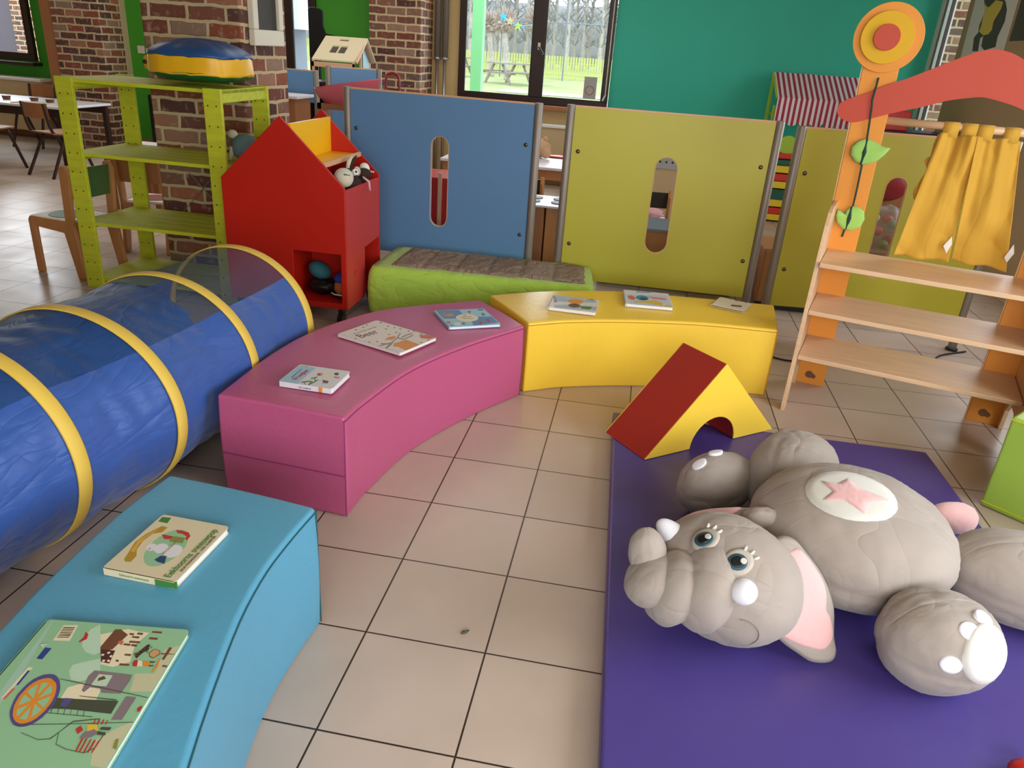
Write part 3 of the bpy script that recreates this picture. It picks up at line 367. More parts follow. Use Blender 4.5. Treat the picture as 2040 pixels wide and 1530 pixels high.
'friends':[('lilac',[(0.571,0.915),(0.783,0.975),(0.813,0.792),(0.6,0.742)]),('coral',[(0.626,0.857),(0.623,0.843),(0.617,0.835),(0.609,0.833),(0.6,0.839),(0.593,0.851),(0.588,0.866),(0.587,0.883),(0.59,0.896),(0.596,0.905),(0.604,0.906),(0.613,0.9),(0.62,0.888),(0.625,0.873)]),('teal',[(0.692,0.886),(0.69,0.869),(0.682,0.855),(0.671,0.845),(0.659,0.841),(0.646,0.843),(0.636,0.852),(0.629,0.866),(0.626,0.883),(0.629,0.9),(0.636,0.915),(0.647,0.926),(0.66,0.93),(0.673,0.927),(0.683,0.917),(0.69,0.903)]),('navy',[(0.686,0.871),(0.684,0.861),(0.678,0.852),(0.67,0.848),(0.662,0.847),(0.654,0.851),(0.648,0.859),(0.646,0.869),(0.649,0.879),(0.654,0.888),(0.662,0.892),(0.671,0.893),(0.679,0.889),(0.684,0.881)]),('pink',[(0.682,0.923),(0.776,0.925),(0.782,0.893),(0.716,0.89)]),('yellow',[(0.618,0.816),(0.677,0.834),(0.716,0.866),(0.762,0.839),(0.761,0.783),(0.716,0.799),(0.684,0.803),(0.622,0.795)]),('yellow',[(0.805,0.806),(0.802,0.794),(0.793,0.785),(0.782,0.781),(0.773,0.783),(0.77,0.792),(0.773,0.803),(0.782,0.812),(0.793,0.817),(0.802,0.814)]),('midblue',[(0.627,0.986),(0.702,1.004),(0.702,0.991),(0.627,0.969)]),('midblue',[(0.604,0.733),(0.813,0.781),(0.816,0.766),(0.608,0.718)])],
'square':[('coral',[(1.165,1.05),(1.16,1.031),(1.151,1.016),(1.141,1.012),(1.134,1.021),(1.133,1.038),(1.138,1.058),(1.147,1.073),(1.157,1.076),(1.164,1.068)]),('coral',[(1.197,1.048),(1.191,1.03),(1.181,1.017),(1.17,1.012),(1.162,1.019),(1.16,1.033),(1.165,1.051),(1.176,1.065),(1.187,1.069),(1.195,1.063)]),('cream2',[(1.186,1.009),(1.18,0.991),(1.168,0.975),(1.152,0.964),(1.135,0.961),(1.12,0.965),(1.111,0.976),(1.109,0.992),(1.114,1.01),(1.126,1.026),(1.143,1.037),(1.16,1.04),(1.175,1.036),(1.184,1.025)]),('brown',[(1.104,0.965),(1.16,0.968),(1.155,0.939),(1.106,0.935)]),('ink2',[(1.073,1.096),(1.123,1.092),(1.122,1.084),(1.073,1.088)])]}
# ---------------------------------------------------------------- the room
YB, XR, XL, YF, ZC = 6.5, 3.4, -10.0, -4.6, 2.9
struct('floor', B().bb((XL-.3, YF-.3, -.12), (XR+.3, YB+.3, 0)), 'floor')
struct('ceiling', B().bb((XL-.3, YF-.3, ZC), (XR+.3, YB+.3, ZC+.1)), 'ceiling_white')
t = .3; TW = .3
# back wall: green part with two windows, beige bay with the main window, teal part
b = B(); b.bb((XL, YB, 0), (-9.5, YB+t, ZC)); b.bb((-9.5, YB, 0), (-7.2, YB+t, .93)); b.bb((-9.5, YB, 2.5), (-7.2, YB+t, ZC))
b.bb((-7.2, YB, 0), (-4.75, YB+t, ZC)); b.bb((-4.75, YB, 0), (-3.42, YB+t, .93)); b.bb((-4.75, YB, 2.5), (-3.42, YB+t, ZC)); b.bb((-3.42, YB, 0), (-2.3, YB+t, ZC))
struct('wall_back', b, 'green_wall')
b = B(); b.bb((-2.3, YB, 0), (-1.68, YB+t, ZC)); b.bb((-1.68, YB, 0), (.09, YB+t, .90)); b.bb((-1.68, YB, 2.4), (.09, YB+t, ZC))
struct('wall_back', b, 'beige_wall')
struct('wall_back', B().bb((.09, YB, 0), (XR, YB+t, ZC)), 'teal_wall')
# right wall: window near the corner, then closed wall, then the windows beside the camera
b = B(); b.bb((XR, 6.42, 0), (XR+.12, YB, ZC)); b.bb((XR, 5.70, 0), (XR+.12, 6.42, .85)); b.bb((XR, 5.70, 2.5), (XR+.12, 6.42, ZC))
struct('wall_right', b, 'white_paint')
b = B(); b.bb((XR, 3.4, 0), (XR+.3, 5.70, ZC)); b.bb((XR, 1.4, 0), (XR+.3, 3.4, .9)); b.bb((XR, 1.4, 2.5), (XR+.3, 3.4, ZC)); b.bb((XR, -.4, 0), (XR+.3, 1.4, ZC))
b.bb((XR, -2.8, 0), (XR+.3, -.4, .75)); b.bb((XR, -2.8, 2.4), (XR+.3, -.4, ZC)); b.bb((XR, YF, 0), (XR+.3, -2.8, ZC))
struct('wall_right', b, 'brown_board')
struct('wall_left', B().bb((XL-.3, YF, 0), (XL, YB, ZC)), 'cream_paint')
b = B(); b.bb((XL, YF-.3, 0), (-.4, YF, ZC)); b.bb((-.4, YF-.3, 0), (3.1, YF, .9)); b.bb((-.4, YF-.3, 2.5), (3.1, YF, ZC)); b.bb((3.1, YF-.3, 0), (XR, YF, ZC))
struct('wall_front', b, 'cream_paint')
struct('baseboard_back', B().bb((-9.5, YB-.015, 0), (-2.3, YB, .09)), 'brown_wood')

def window(name, x0, x1, z0, z1, y, mull=None, fr=.075, handle=None):
    s = struct(name, B().bb((x0, y-.02, z0), (x1, y+.04, z0+fr)).bb((x0, y-.02, z1-fr), (x1, y+.04, z1)).bb((x0, y-.02, z0+fr), (x0+fr, y+.04, z1-fr)).bb((x1-fr, y-.02, z0+fr), (x1, y+.04, z1-fr)), 'window_brown', bevel=.004)
    xs = [x0+fr] + ([mull-.075, mull+.075] if mull else []) + [x1-fr]
    if mull: obj('mullion', B().bb((mull-.075, y-.03, z0+fr), (mull+.075, y+.03, z1-fr)), 'window_brown', s, bevel=.006)
    for i in range(0, len(xs), 2):
        obj('pane', B().bb((xs[i], y+.005, z0+fr), (xs[i+1], y+.011, z1-fr)), 'window_glass', s)
        if fr < .1:
            b = B(); e = .012
            b.bb((xs[i], y-.022, z0+fr), (xs[i+1], y-.008, z0+fr+e)).bb((xs[i], y-.022, z0+fr+e), (xs[i]+e*.6, y-.008, z1-fr)).bb((xs[i+1]-e*.6, y-.022, z0+fr+e), (xs[i+1], y-.008, z1-fr))
            obj('glazing_bead', b, 'window_brown', s)
    return s
w1 = window('window_1', -1.68, .085, .90, 2.4, 6.47, mull=-.755)
h = obj('handle', B().box((-.745, 6.43, 1.515), (.03, .02, .075), 0, 0), 'frame_white', w1, bevel=.004)
b = B(); b.beam((-.745, 6.40, 1.51), (-.69, 6.40, 1.435), .016, .02); obj('lever', b, 'black', h, bevel=.003)
obj('sill', B().bb((-1.72, 6.36, .845), (.12, 6.47, .895)), 'brown_wood', w1, bevel=.006)
obj('blind_cord', B().cyl((.055, 6.42, 1.04), (.055, 6.42, 2.2), .006, n=8), 'frame_white', w1)
obj('cord_cleat', B().beam((.03, 6.42, .99), (.06, 6.42, 1.06), .02, .02), 'steel', w1, bevel=.004)
window('window_2', -9.5, -7.2, .93, 2.5, 6.45, mull=-8.5)
obj('trim_1', B().bb((-9.5, 6.28, .875), (-7.12, 6.45, .915)), 'window_brown')['kind'] = 'structure'
window('window_3', -4.75, -3.42, .93, 2.5, 6.47, mull=-3.78)
# narrow window in the right wall
s = struct('window_4', B().bb((XR+.02, 6.34, .85), (XR+.08, 6.42, 2.5)).bb((XR+.02, 5.70, .85), (XR+.08, 6.34, .93)).bb((XR+.02, 5.70, 2.43), (XR+.08, 6.34, 2.5)), 'window_brown')
obj('glazing_bead', B().bb((XR+.0, 6.30, .93), (XR+.03, 6.345, 2.43)), 'steel', s)
obj('pane', B().bb((XR+.045, 5.70, .93), (XR+.051, 6.34, 2.43)), 'window_glass', s)
struct('wall_outer', B().bb((XR+.125, 6.44, -.1), (XR+.26, 6.8, 3.0)), 'brick_small')
# the sticker in the lower corner of the main window
t = thing('window_sticker', 'grey rectangular sticker with a faint ring low in the big window', 'sticker', (-.10, 6.47, 1.02))
obj('backing', B().bb((-.20, 6.462, 1.00), (-.055, 6.4655, 1.235)), 'sticker_grey', t)
ring = B(); ring.tube([(-.13+.047*math.cos(a), 6.459, 1.09+.047*math.sin(a)) for a in [2*PI*i/24 for i in range(24)]], .003, 6, closed=True)
obj('ring_print', ring, 'coral_paint', t)
# brick pillars
def pillar(name, lab, x0, x1, y0, y1, m):
    b = B().bb((x0, y0, 0), (x1, y1, ZC)); bmesh.ops.subdivide_edges(b.bm, edges=b.bm.edges[:], cuts=1, use_grid_fill=True)
    return props(obj(name, b, m, bevel=.012), lab, 'pillar')
pillar('brick_pillar', 'rough red brick pillar right behind the lime shelf', -2.45, -1.82, 1.66, 2.25, 'brick')['kind'] = 'structure'
pillar('brick_pillar', 'distant brick pillar behind the left end of the lime shelf', -6.53, -5.905, 6.0, 6.5, 'brick_small')['kind'] = 'structure'
pillar('brick_pillar', 'distant brick pillar between the green wall and the big window', -2.60, -2.007, 6.0, 6.5, 'brick_small')['kind'] = 'structure'
struct('trim_2', B().bb((-6.68, 6.02, 0), (-6.53, 6.5, ZC)), 'brown_wood')
struct('trim_3', B().bb((-5.93, 6.40, 0), (-5.895, 6.5, ZC)), 'cream_paint')
props(obj('light_switch', B().box((-5.74, 6.49, 1.16), (.09, .02, .09)), 'frame_white', bevel=.004), 'small white light switch on the green strip of wall', 'switch')
t = thing('heating_pipes', 'pair of grey vertical pipes running up beside the far brick pillar', 'pipes', (-1.88, 6.40, 0))
for x in (-1.925, -1.835):
    p = obj('pipe', B().cyl((x, 6.42, 0), (x, 6.42, 1.32), .018, n=12), 'steel', t, smooth=True)
    obj('sleeve', B().cyl((x, 6.42, 1.32), (x, 6.42, 2.9), .036, n=14), 'pipe_grey', p, smooth=True)
    obj('collar', B().cyl((x, 6.42, 1.30), (x, 6.42, 1.33), .042, n=14), 'steel', p, smooth=True)
def radiator(lab, x0, x1, y, z0, z1):
    t = thing('radiator', lab, 'radiator', ((x0+x1)/2, y, 0), group=None)
    obj('casing', B().bb((x0, y, z0), (x1, 6.48, z1)), 'radiator_beige', t, bevel=.01)
    obj('top_cover', B().bb((x0-.01, y-.03, z1), (x1+.01, 6.48, z1+.035)), 'white_paint', t, bevel=.006)
radiator('long beige radiator with a white top under the left window', -9.3, -6.98, 6.2, .10, .70)
radiator('beige radiator with a white top seen between the blue and olive panels', -1.5, .0, 6.3, .10, .665)
# framed chalkboard on the pillar
t = thing('chalkboard', 'small white framed chalkboard hung on the side of the near brick pillar', 'board', (-1.80, 1.95, 1.38))
b = B(); X0 = -1.818; y0, y1, z0, z1 = 1.745, 2.135, 1.385, 2.15
b.bb((X0, y0, z0), (X0+.04, y1, z0+.09)).bb((X0, y0, z1-.09), (X0+.04, y1, z1)).bb((X0, y0, z0+.09), (X0+.04, y0+.06, z1-.09)).bb((X0, y1-.055, z0+.09), (X0+.04, y1, z1-.09))
obj('frame', b, 'frame_white', t, bevel=.006); obj('slate', B().bb((X0, y0+.05, z0+.08), (X0+.018, y1-.05, z1-.08)), 'chalkboard', t)

# ---------------------------------------------------------------- curved foam benches
def bench(lab, inner, outer, zt, mat, seam, mid_seam=False):
    N = 22; I = interp(inner, N); O = interp(outer, N)
    t = thing('foam_bench', lab, 'bench', ((I[0].x+O[-1].x)/2, (I[0].y+O[-1].y)/2, 0), group='curved foam benches in a ring')
    b = B(); K = 7; H = 8; top = []; rows = []
    def z(i): return zt[0]+(zt[1]-zt[0])*i/N
    # cross sections: up the inner side, across the top, down the outer side
    secs = []
    for i in range(N+1):
        p, q = I[i], O[i]; n = (p-q).normalized(); L = []
        for k in range(H+1):
            f = k/H; bul = .006*math.sin(PI*f); L.append((p.x+n.x*bul, p.y+n.y*bul, z(i)*f))
        for k in range(1, K):
            f = k/K; L.append((p.x+(q.x-p.x)*f, p.y+(q.y-p.y)*f, z(i)+.004*math.sin(PI*f)))
        for k in range(H, -1, -1):
            f = k/H; bul = .006*math.sin(PI*f); L.append((q.x-n.x*bul, q.y-n.y*bul, z(i)*f))
        secs.append([b.bm.verts.new(v) for v in L])
    m = len(secs[0])
    for i in range(N):
        for k in range(m): b.face([secs[i][k], secs[i][(k+1) % m], secs[i+1][(k+1) % m], secs[i+1][k]])
    b.face(secs[0][::-1]); b.face(secs[-1])
    o = obj('cover', b, mat, t, smooth=False, bevel=.011, seg=3)
    for q in o.data.polygons: q.use_smooth = True
    md = o.modifiers.new('wn', 'WEIGHTED_NORMAL'); md.keep_sharp = False; md.weight = 90
    b = B(); r = .0022
    b.tube([(p.x+(p-q).normalized().x*.002, p.y+(p-q).normalized().y*.002, z(i)-.013) for i, (p, q) in enumerate(zip(I, O))], r, 6)
    b.tube([(I[0].x+.000, I[0].y, zz) for zz in (.004, zt[0]-.012)], r, 6); b.tube([(I[-1].x, I[-1].y, zz) for zz in (.004, zt[1]-.012)], r, 6)
    if mid_seam: b.tube([(I[0].x+(O[0].x-I[0].x)*f, I[0].y+(O[0].y-I[0].y)*f-.001, .158) for f in [k/10 for k in range(11)]], .0025, 6)
    obj('seam', b, seam, t)
    return t
bench('magenta vinyl foam bench with three picture books on top', [(-.247, -.824), (-.235, -.661), (-.172, -.329), (-.033, .002), (.150, .318)],
      [(-.700, -.785), (-.705, -.384), (-.665, -.095), (-.555, .190), (-.43, .36), (-.118, .612)], (.372, .345), 'magenta_vinyl', 'seam_magenta', True)
bench('bright yellow vinyl foam bench with three picture books on top', [(.160, .358), (.334, .468), (.60, .573), (.95, .662), (1.302, .687)],
      [(-.088, .708), (.185, .895), (.542, 1.035), (.911, 1.075), (1.34, 1.105)], (.345, .343), 'yellow_vinyl', 'seam_yellow')
bench('teal blue vinyl foam bench in the near left corner', [(-.130, -1.315), (-.138, -1.45), (-.136, -1.60), (-.105, -1.79), (-.019, -2.10), (.077, -2.32)],
      [(-.560, -1.272), (-.572, -1.462), (-.560, -1.708), (-.543, -1.850), (-.505, -2.06), (-.40, -2.45)], (.374, .374), 'teal_vinyl', 'seam_dark')

# ---------------------------------------------------------------- picture books
def tilt(t, tx, ty, a=.0185):
    t.rotation_euler = (Matrix.Rotation(a, 4, Vector((-ty, tx, 0)).normalized()) @ Matrix.Rotation(t.rotation_euler.z, 4, 'Z')).to_euler()
def book(lab, c, wd, hg, ang, z0, th, cover, art, dz=.0, spine=None, page='page_white', group='picture books laid out on the foam benches', name='picture_book'):
    """spine: side of the book in its own frame ('left' or 'bottom')"""
    a = math.radians(ang); t = thing(name, lab, 'book', (c[0], c[1], z0), a, group)
    w2, h2 = wd/2, hg/2; r = .008; ct = .0022
    def rr(w_, h_, r_): return [(x+r_*math.cos(math.radians(q)), y+r_*math.sin(math.radians(q))) for x, y, q0 in ((w_-r_, h_-r_, 0), (-w_+r_, h_-r_, 90), (-w_+r_, -h_+r_, 180), (w_-r_, -h_+r_, 270)) for q in (q0, q0+30, q0+60, q0+90)]
    obj('pages', B().prism(rr(w2-.002, h2-.002, r), ct*.8, th-ct*.8), page, t, local=True)
    k = obj('cover', B().prism(rr(w2, h2, r), 0, ct).prism(rr(w2, h2, r), th-ct, th), cover, t, local=True)
    if spine == 'bottom': obj('spine', B().bb((-w2+.003, -h2-.0012, 0), (w2-.003, -h2+.002, th)), cover, t, local=True)
    if spine == 'left': obj('spine', B().bb((-w2-.0012, -h2+.003, 0), (-w2+.002, h2-.003, th)), cover, t, local=True)
    if art:
        cols = []; b = B(); MWi = MW[t].inverted()
        for i, (ck, pts) in enumerate(ART[art]):
            if ck not in cols: cols.append(ck)
            zz = th+.00015+i*.000008; vs = []
            P = [MWi @ Vector((x, y, z0)) for x, y in pts]
            P = [Vector((min(max(p.x, -w2+.001), w2-.001), min(max(p.y, -h2+.001), h2-.001), zz)) for p in P]
            tri = tessellate_polygon([[Vector((p.x, p.y, 0)) for p in P]]); V = [b.bm.verts.new(p) for p in P]
            for q in tri:
                f = b.face([V[j] for j in q], cols.index(ck))
                if f:
                    f.normal_update()
                    if f.normal.z < 0: f.normal_flip()
        obj('cover_print', b, cols, t, local=True, recalc=False)
    return t
BZ = .3785
t = book('large mint green picture book with a big wheel and a worded signpost printed on it', (-.287, -2.032), .279, .42, 8, BZ, .013, 'mint', 'fair', spine='left')
text('lettering', 'top!', .020, (-.2325, -1.893, BZ+.0145), math.radians(62), 'ink', t)
text('lettering', 'A', .014, (-.408, -1.912, BZ+.0145), math.radians(88), 'white', t)
t = book('cream board book titled Eekhoorns sneeuwpop on the teal bench', (-.364, -1.58), .173, .212, -1.7, BZ, .017, 'cover_cream', 'snow', spine='bottom')
text('title', 'Eekhoorns sneeuwpop', .0235, (-.2985, -1.680, BZ+.0185), math.radians(87.5), 'green', t, sx=.84)
text('author_line', 'JULIA DONALDSON ~ AXEL SCHEFFLER', .0088, (-.2865, -1.655, BZ+.0185), math.radians(88), 'ink', t, sx=.86)
text('ribbon_line', 'Een prentenboek', .008, (-.357, -1.610, BZ+.0185), math.radians(86), 'taupe', t)
obj('spine_label', B().bb((-.3275, -1.6885-.0015, BZ+.001), (-.279, -1.685, BZ+.0160)), 'green', t)
text('spine_title', 'Eekhoorns sneeuwpop', .0095, (-.413, -1.6860, BZ+.006), math.radians(-1.7), 'green', t, tilt=PI/2, sx=.8)
t = book('small pale blue and white board book with a red cursive title on the magenta bench', (-.441, -.592), .190, .163, -.9, .3745, .019, 'cover_ice', 'uk', spine='bottom')
text('title', 'Uk Langbaar', .024, (-.4875, -.650, .3945), math.radians(86), 'red', t, sx=.82)
tilt(t, .2, .98); obj('spine_sticker', B().bb((-.394, -.6765, .375), (-.381, -.672, .3925)), 'orange', t)
text('spine_title', 'Uk Langbaar', .009, (-.465, -.6755, .380), 0, 'navy', t, tilt=PI/2)
t = book('wide white picture book titled Beer in the middle of the magenta bench', (-.349, -.09), .319, .237, -21.1, .3650, .012, 'cover_white', 'beer', spine='bottom')
tilt(t, .35, .94)
text('title', 'Beer', .060, (-.436, -.158, .3775), math.radians(64), 'brown', t, sx=.9)
text('author_line', 'Uil, Eend en Beer vieren feest', .011, (-.478, -.128, .3780), math.radians(66), 'mauve', t)
obj('spine_sticker', B().box((-.2755, -.2285, .3695), (.024, .006, .0125), math.radians(-21.1)), 'maroon', t)
t = book('light blue checkered picture book with a round white badge on the magenta bench', (-.105, .277), .237, .227, 32, .3535, .012, 'cover_blue', 'blue', spine='left'); tilt(t, .6, .8)
t = book('picture book with SAMMIE in white letters at the left of the yellow bench', (.336, .662), .227, .205, -1, .3500, .015, 'cover_white', 'sammie', spine='left')
text('title', 'SAMMIE', .030, (.285, .722, .3665), math.radians(5), 'white', t, sx=1.0)
t = book('pale picture book with colourful animals printed on it midway on the yellow bench', (.686, .886), .233, .240, 5, .3500, .015, 'cover_ice', 'friends', spine='left')
t = book('small square cream book at the right end of the yellow bench', (1.11, .978), .165, .165, -20.5, .3500, .009, 'cream2', 'square', spine='left', page='dark_edge')

# ---------------------------------------------------------------- play tunnel
RG = [(-1.055, .03, -1.645, .335, .318), (-1.085, -.46, -1.60, .36, .322), (-1.125, -.879, -1.645, .374, .321), (-1.173, -1.219, -1.688, .348, .322), (-1.235, -1.62, -1.70, .345, .322), (-1.30, -2.02, -1.70, .345, .322)]
t = thing('play_tunnel', 'blue pop-up play tunnel with yellow hoops lying at the left', 'tunnel', (-1.12, -.9, 0))
def ringpt(R, a, k=1.0, dz=0):
    x, y, th, rw, rh = R; n = (-math.sin(th), math.cos(th)); return Vector((x+rw*k*math.cos(a)*n[0], y+rw*k*math.cos(a)*n[1], .004+rh+rh*k*math.sin(a)+dz))
def fabric(zone, mat, name):
    """zone(i, s, deg) tells which cells belong to this piece of cloth"""
    b = B(); NS, NA = 26, 120
    for i in range(len(RG)-1):
        G = {}
        def P(s, a):
            if (s, a % NA) in G: return G[(s, a % NA)]
            f = s/NS; an = 2*PI*a/NA; p = ringpt(RG[i], an).lerp(ringpt(RG[i+1], an), f); c = Vector(((RG[i][0]*(1-f)+RG[i+1][0]*f), (RG[i][1]*(1-f)+RG[i+1][1]*f), .325))
            e = math.sin(PI*f); sag = .05*e*(.6+.4*max(0, math.sin(an)))
            q = p*1.0; wr = noise.noise(Vector((p.x*9, p.y*16+i*3, p.z*9)))*.022 + noise.noise(Vector((p.x*22, p.y*30, p.z*22)))*.006 + abs(noise.noise(Vector((p.x*5+p.y*14, p.y*6, p.z*18))))*.018
            k = 1-(sag+wr*e*1.2); q = c+(p-c)*k; q.z = max(q.z, .003)
            G[(s, a % NA)] = b.bm.verts.new(q); return G[(s, a % NA)]
        for s in range(NS):
            for a in range(NA):
                if zone(i, (s+.5)/NS, 360*(a+.5)/NA): b.face([P(s, a), P(s, a+1), P(s+1, a+1), P(s+1, a)])
    return obj(name, b, mat, t, smooth=True)
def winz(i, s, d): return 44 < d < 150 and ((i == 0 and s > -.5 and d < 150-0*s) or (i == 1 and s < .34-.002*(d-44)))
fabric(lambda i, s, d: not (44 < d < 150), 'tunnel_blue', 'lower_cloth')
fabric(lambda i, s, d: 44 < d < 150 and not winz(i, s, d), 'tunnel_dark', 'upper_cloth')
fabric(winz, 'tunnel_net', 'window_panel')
for R in RG:
    b = B(); NA = 96; th = R[2]; ax = Vector((math.cos(th), math.sin(th), 0)); L = []
    for a in range(NA):
        an = 2*PI*a/NA; L.append([b.bm.verts.new(ringpt(R, an, k)+ax*o_+Vector((0, 0, 0))) for k, o_ in ((1.0, -.025), (1.011, -.020), (1.011, .020), (1.0, .025), (.992, 0))])
    for a in range(NA):
        for k in range(5): b.face([L[a][k], L[a][(k+1) % 5], L[(a+1) % NA][(k+1) % 5], L[(a+1) % NA][k]])
    obj('hoop', b, 'tunnel_tape', t, smooth=True)

# ---------------------------------------------------------------- purple mat and foam bridge
b = B().prism([(.587, .165), (1.885, .180), (1.965, -2.35), (.675, -2.35)], 0.002, .055)
mt = thing('gym_mat', 'purple vinyl gym mat on the tiles under the plush elephant', 'mat', (1.2, -1.0, 0))
o = obj('pad', b, 'purple_vinyl', mt, bevel=.010, seg=3)
obj('seam', B().tube([(.590, .168, .046), (.678, -2.35, .046)], .0022, 6).tube([(.590, .168, .012), (.678, -2.35, .012)], .0022, 6), 'seam_grey', mt)
tb = thing('foam_bridge', 'red and yellow triangular foam block with an arch standing on the purple mat', 'foam block', (.92, .0, .056))
A0, A1, D0, D1 = Vector((.727, -.238, .056)), Vector((1.268, .197, .056)), Vector((.562, -.045, .056)), Vector((1.10, .385, .056))
ux = (A1-A0).normalized(); uy = (D0-A0); DEP = uy.length; uy.normalize(); LEN = (A1-A0).length; HT = .352
fn = lambda u, v, w_: A0 + ux*u + Vector((0, 0, v)) + uy*w_
ar = .118; ac = .345
out = [(0, 0), (ac-ar, 0)] + [(ac+ar*math.cos(math.radians(q)), ar*1.02*math.sin(math.radians(q))) for q in range(168, 0, -12)] + [(ac+ar, 0), (LEN, 0), (LEN/2, HT)]
# red body between two yellow cheeks
b = B(); b.plate(out, [], lambda u, v, w_: fn(u, v, w_+.003), DEP-.006); obj('body', b, 'red_vinyl', tb, bevel=.004)
def inset(pts, d=.0035):
    return [(u+(LEN/2-u)*d*2, v+(HT*.4-v)*d*2 if v > .001 else v) for u, v in pts]
b = B(); b.plate(inset(out), [], lambda u, v, w_: fn(u, v+.001, w_-.0005), .006); b.plate(inset(out), [], lambda u, v, w_: fn(u, v+.001, w_+DEP-.0055), .006); obj('side_face', b, 'yellow_vinyl', tb, bevel=.002)
# green cube at the right edge
b = B().prism([(2.000, -.115), (2.36, -.43), (2.66, -.09), (2.30, .225)], .002, .375)
t = thing('foam_cube', 'lime green foam cube at the right edge beside the mat', 'cube', (2.33, -.1, 0)); obj('cover', b, 'green_vinyl', t, bevel=.010, seg=3)
obj('seam', B().tube([(2.30, .225, .365), (2.000, -.115, .365), (2.36, -.43, .365)], .003, 6).tube([(2.000, -.115, .02), (2.36, -.43, .02)], .003, 6), 'lime_paint', t)

# ---------------------------------------------------------------- plush elephant lying on its back
E = thing('plush_elephant', 'huge grey plush elephant with a pink star belly lying on the purple mat', 'plush toy', (1.3, -.85, .055))
zt = .055
def blob(name, x, y, a, b_, c_, deg, mat='elephant_cloth', wr=.012, seedv=0, z=None, flat=.97, parent=None, sq=2.25, seams=3, taper=0, nu=72, nv=44):
    R = Matrix.Rotation(math.radians(deg), 3, 'Z'); z = zt+c_*flat if z is None else z
    def f(d):
        k = (abs(d.x)**sq+abs(d.y)**sq+abs(d.z)**sq)**(-1/sq)
        th = math.atan2(d.y, d.z)
        s = 0
        for j in range(seams): s = max(s, math.exp(-((math.sin((th-PI/2*0-j*2*PI/seams-.4)/2)**2)*900)))
        n_ = noise.noise(Vector((d.x*2.2+seedv, d.y*2.2, d.z*2.2)))*wr*1.8+(.5-abs(noise.noise(Vector((d.x*2.5+seedv, d.y*7, d.z*7)))))*wr*1.6 + noise.noise(Vector((d.x*7, d.y*16+seedv, d.z*5)))*wr*.5
        return k*(1+n_-.026*s)*(1-taper*d.x)
    b = B().ell((x, y, z), (a, b_, c_), R, nu, nv, f)
    for v in b.bm.verts: v.co.z = max(v.co.z, zt+.001)
    return obj(name, b, mat, parent or E, smooth=True)
blob('torso', 1.308, -.841, .284, .261, .181, -17.5, wr=.014, seedv=1, sq=2.1)
blob('head', .936, -1.113, .167, .204, .162, 48, wr=.010, seedv=5, seams=2, sq=2.05)
la = blob('front_leg', .961, -.522, .145, .090, .108, 35.5, wr=.016, seedv=9)
lb = blob('hind_leg', 1.212, -.469, .190, .142, .148, 64.9, wr=.014, seedv=12)
lc = blob('front_leg', 1.458, -1.190, .143, .119, .126, 5.4, wr=.018, seedv=15)
ld = blob('hind_leg', 1.803, -.868, .22, .129, .133, -13.7, wr=.014, seedv=19)
def hitell(o, c, abc, deg, k=1.0):
    """nearest point of an ellipsoid seen from above along o -> returns point and normal"""
    R = Matrix.Rotation(math.radians(deg), 3, 'Z'); l = R.transposed() @ (Vector(o)-Vector(c)); s = math.sqrt((l.x/abc[0])**2+(l.y/abc[1])**2+(l.z/abc[2])**2)
    p = l/s*k; n = Vector((p.x/abc[0]**2, p.y/abc[1]**2, p.z/abc[2]**2)).normalized(); return Vector(c)+R @ p, R @ n
HC, HA, HD = (.936, -1.113, .212), (.167, .204, .162), 48
BC, BA, BD = (1.308, -.841, .2306), (.284, .261, .181), -17.5
def decal(name, c, abc, deg, ctr, ru, rv, mat, lift=1.02, th=.003, n=28, xdir=(1, 0, 0), parent=None, shape=None, rot=0):
    """patch of cloth hugging an ellipsoid: outline given round ctr"""
    ctr, nn = hitell(ctr, c, abc, deg); x = Vector(xdir); x = (x-nn*x.dot(nn)).normalized(); y = nn.cross(x); b = B(); rows = []
    pts = shape or [(math.cos(2*PI*i/n), math.sin(2*PI*i/n)) for i in range(n)]
    cr, sr = math.cos(rot), math.sin(rot); pts = [(u*cr-v*sr, u*sr+v*cr) for u, v in pts]
    for f in (1.0, .93, .7, .45, .2):
        rows.append([b.bm.verts.new((lambda q: q[0]+q[1]*(th if f < .99 else -.006))(hitell(ctr+x*u*ru*f+y*v*rv*f, c, abc, deg, lift))) for u, v in pts])
    p, q = hitell(ctr, c, abc, deg, lift); top = b.bm.verts.new(p+q*th)
    for a_, b2 in zip(rows, rows[1:]):
        for i in range(len(pts)): b.face([a_[i], a_[(i+1) % len(pts)], b2[(i+1) % len(pts)], b2[i]])
    for i in range(len(pts)): b.face([rows[-1][i], rows[-1][(i+1) % len(pts)], top])
    return obj(name, b, mat, parent or E, smooth=True)
decal('belly_patch', BC, BA, BD, (1.258, -.903, .40), .136, .114, 'white_plush', 1.012, .006, xdir=(.95, -.3, 0))
star = [(1.182, -.849), (1.229, -.885), (1.264, -.843), (1.289, -.881), (1.293, -.903), (1.358, -.919), (1.296, -.945), (1.279, -.989), (1.236, -.945), (1.167, -.943), (1.200, -.904)]
star = [(1.186, -.852), (1.232, -.868), (1.268, -.838), (1.285, -.885), (1.358, -.919), (1.298, -.945), (1.279, -.996), (1.236, -.945), (1.164, -.945), (1.208, -.905)]
cs = (1.250, -.912); b = B(); V = []; rows = []
S2 = []
for i in range(len(star)):
    a_, c_ = star[i], star[(i+1) % len(star)]
    for k in range(4): S2.append((a_[0]+(c_[0]-a_[0])*k/4, a_[1]+(c_[1]-a_[1])*k/4))
